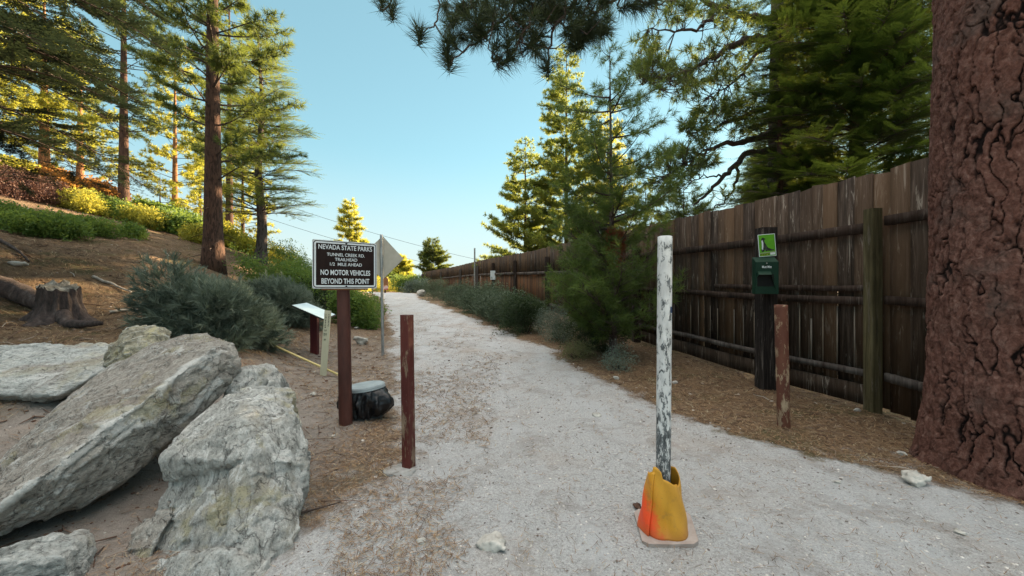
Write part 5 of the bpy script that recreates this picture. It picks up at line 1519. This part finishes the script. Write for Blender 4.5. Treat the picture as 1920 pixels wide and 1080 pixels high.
# --- interpretive panel
x_, y_ = at(590, 7.2); zg = g1(x_, y_)
ip = thing('interpretive_panel', 'slanted pale blue panel on a dark red post beside the marker', 'information panel', (x_, y_, zg))
bm = bmesh.new(); box_bm(bm, (0, 0, 0), (.13, .09, 1), None, .004)
o = bm_obj('post', bm, simple('dark red stain', [(.3, (.05, .008, .010)), (.7, (.10, .018, .018))], 10, (1, 1, .3), .6, .2, .004), ip)
for v in o.data.vertices: v.co.z = (.93 - zg) if v.co.z > 0 else -.2
q4 = [W(546, 572, 7.05) , W(575, 567.5, 7.65), W(630, 590, 7.15), W(607, 598.5, 6.6)]
o4 = np.array(ip.location)
M['panel_blue'] = simple('faded panel print', [(.3, (.40, .50, .52)), (.7, (.52, .60, .62))], 5, rough=.35, bs=0, spec=.5)
bm = bmesh.new(); hi = [bm.verts.new(p - o4) for p in q4]; lo = [bm.verts.new(p - o4 - [0, 0, .022]) for p in q4]
bm.faces.new(hi); bm.faces.new(list(reversed(lo)))
for k in range(4): bm.faces.new((lo[k], lo[(k + 1) % 4], hi[(k + 1) % 4], hi[k]))
bm_obj('frame', bm, M['dark_metal'], ip)
cq = sum(q4) / 4
bm = bmesh.new(); hi = [bm.verts.new(cq + (p - cq) * .97 - o4 + [0, 0, .003]) for p in q4]; bm.faces.new(hi); bm_obj('panel_face', bm, M['panel_blue'], ip)

# --- flexible marker post
x_, y_ = at(606, 5.75); zg = g1(x_, y_)
mk = thing('marker_post', 'narrow cream marker stake with small dark decals leaning slightly right', 'marker', (x_, y_, zg))
M['cream'] = simple('cream fibreglass', [(.3, (.46, .43, .30)), (.7, (.56, .52, .38))], 6, (1, 1, .3), .6, .1, .002)
Ml = Matrix.Rotation(math.radians(4.2), 4, 'Y') @ Matrix.Rotation(math.radians(-8), 4, 'Z')
hgt = 1.4 - (582 - 540) / F * 5.75 - zg
pp = plate('stake', [(-.052, -.15), (.052, -.15), (.052, hgt), (-.052, hgt)], -.006, .006, 'cream', mk, (x_, y_, zg), Ml)
M['ink'] = simple('black ink', [(.3, (.02, .02, .018)), (.7, (.07, .065, .05))], 40, rough=.6, bs=0)
M['ink_dull'] = simple('faded ink', [(.4, (.15, .15, .11)), (.6, (.40, .38, .27))], 60, rough=.6, bs=0)
bm = bmesh.new(); rg = np.random.default_rng(3)
for cxx in (-.022, .026):
    for k in range(9 if cxx < 0 else 8):
        z_ = hgt - .06 - k * .024
        box_bm(bm, (cxx + rg.uniform(-.002, .002), -.0065, z_), (.018 if k % 3 else .010, .001, .012 if k % 2 else .017))
bm_obj('stencil_mark', bm, M['ink']).parent = pp
bm = bmesh.new()
for z_, w1, h1 in ((hgt - .30, .04, .03), (hgt - .36, .055, .05), (hgt - .44, .035, .035)):
    box_bm(bm, (-.012, -.0065, z_), (w1, .001, h1))
bm_obj('decal', bm, M['ink_dull']).parent = pp

# --- yellow bar on the ground
a_ = W(440, 640, 6.8); b_ = W(640, 709, 5.75)
a_[2] = g1(a_[0], a_[1]) + .05; b_[2] = g1(b_[0], b_[1]) + .03
M['yellow_bar'] = simple('pale yellow paint', [(.3, (.42, .33, .11)), (.7, (.60, .50, .24))], 14, rough=.6, bs=.1)
g = Geo(); g.tube(np.linspace(a_, b_, 9), .017, 8)
tag(g.build('yellow_bar', M['yellow_bar']), 'thin pale yellow bar lying on the ground behind the marker stake', 'bar')

# --- bin with black bag
x_, y_ = at(686, 4.12); zg = g1(x_, y_)
tb = thing('trash_bin', 'low bin with grey rim and crumpled black bag right behind the sign post', 'bin', (x_, y_, zg))
M['bin_grey'] = simple('dark grey bin', [(.3, (.035, .04, .042)), (.7, (.07, .078, .08))], 8, rough=.5, bs=.1)
M['bag'] = simple('black plastic bag', [(.3, (.006, .006, .007)), (.7, (.012, .012, .014))], 8, rough=.33, bs=.5, bd=.01, spec=.35)
M['rim'] = simple('pale grey lid', [(.3, (.20, .23, .24)), (.7, (.32, .36, .37))], 8, rough=.5, bs=.1)
bm = bmesh.new(); bmesh.ops.create_cone(bm, cap_ends=True, segments=36, radius1=.165, radius2=.185, depth=.30); bmesh.ops.translate(bm, vec=(0, 0, .15), verts=bm.verts)
bm_obj('body', bm, M['bin_grey'], tb, False)
g = Geo(); a = np.linspace(0, 2 * np.pi, 37); g.tube(np.stack([.168 * np.cos(a), .168 * np.sin(a), .015 + 0 * a], -1), .012, 6); g.build('base_ring', M['bin_grey'], tb)
na_, nz_ = 120, 30; V = []
for i in range(na_):
    a = i / na_ * 2 * math.pi
    hang = .05 + .07 * math.sin(a * 1.0 - .6) + .03 * math.sin(a * 3 + 1) + (.0)
    bulge = .10 * math.exp(-((a - 5.9) / .45) ** 2) + .06 * math.exp(-((a - 3.5) / .5) ** 2) + .03
    for j in range(nz_):
        t = j / (nz_ - 1); z = .315 * (1 - t) + max(hang, .03) * t
        fold = .016 * math.sin(a * 17 + 3 * math.sin(t * 3)) + .010 * math.sin(a * 31 + 5 * t) + .012 * math.sin(a * 9 - t * 6)
        r = .188 + bulge * math.sin(math.pi * min(1, t * 1.0)) ** .8 + fold * min(1, t * 2.5)
        V.append((math.cos(a) * r, math.sin(a) * r, z))
V = np.array(V); V += .008 * np.stack([fbm(V * 22, 3, k, True) for k in range(3)], -1)
ii = np.arange(na_)[:, None]; jj = np.arange(nz_ - 1)[None]; i2 = (ii + 1) % na_
mesh_np('bag', V, [np.stack([ii * nz_ + jj, i2 * nz_ + jj, i2 * nz_ + jj + 1, ii * nz_ + jj + 1], -1).reshape(-1, 4)], M['bag'], tb, True)
bm = bmesh.new(); bmesh.ops.create_cone(bm, cap_ends=True, segments=40, radius1=.200, radius2=.192, depth=.035)
bmesh.ops.bevel(bm, geom=[e for e in bm.edges if abs(e.verts[0].co.z - e.verts[1].co.z) < 1e-5 and e.verts[0].co.z > 0], offset=.008, segments=3, affect='EDGES')
bmesh.ops.rotate(bm, matrix=Matrix.Rotation(math.radians(-5), 3, 'Y'), verts=bm.verts); bmesh.ops.translate(bm, vec=(0, 0, .325), verts=bm.verts)
lid = bm_obj('lid', bm, M['rim'], tb, False)

# --- thin pole and notice at the far fence, kiosk, stake on the crest
x_, y_ = at(890, 21.5); zg = g1(x_, y_)
tag(lathe_post('thin_pole', x_, y_, zg - .1, 1.4 + 75 / F * 21.5, .045, .045, 'steel', None, (0, 0), 10, 0, org=(0, 0, 0)), 'thin grey pole rising above the far part of the fence', 'pole')
yy = 22.3; xx = float(fence_x(yy)) - .14
zz_ = 1.4 + 24 / F * yy
tag(box('fence_notice', (xx, yy, zz_), (.30, .02, .52), M['sign_white'], None, Matrix.Rotation(math.radians(-15), 4, 'Z')), 'small white notice fixed high on the far fence', 'sign')
kx, ky = at(722, 33); kz = g1(kx, ky)
ks = thing('trail_kiosk', 'tiny brown topped notice post with red and white board on the crest', 'sign', (kx, ky, kz))
box('post', (0, .02, .5), (.12, .08, 1.1), M['post_brown'], ks)
box('upper_board', (0, -.04, .95), (.55, .05, .62), M['board_orange'], ks, None, .01)
box('cap', (.02, 0, 1.30), (.30, .12, .10), M['post_brown'], ks, None, .01)
box('lower_board', (0, -.04, .44), (.55, .05, .36), simple('red white notice', [(.45, (.42, .08, .09)), (.55, (.62, .48, .48))], 5, rough=.5, bs=0), ks, None, .01)
kx, ky = at(698, 26); kz = g1(kx, ky)
tag(lathe_post('thin_stake', kx, ky, kz - .1, kz + 1.25, .035, .03, 'dark_metal', None, (0, 0), 10, 0, org=(0, 0, 0)), 'thin dark stake at the left edge of the far trail', 'stake')

# --- overhead wires
for k, (p, q, lb) in enumerate([((440, 352, 46), (960, 500, 60), 'upper thin wire crossing the sky behind the park sign'), ((440, 388, 46), (900, 512, 60), 'lower thin wire crossing the sky behind the park sign')]):
    a_, b_ = W(*p), W(*q); t = np.linspace(0, 1, 30)[:, None]
    pts = a_ * (1 - t) + b_ * t; pts[:, 2] -= 4 * .8 * (t * (1 - t))[:, 0]
    g = Geo(); g.tube(pts, .022, 5)
    tag(g.build('overhead_wire', M['dark_metal']), lb, 'wire')
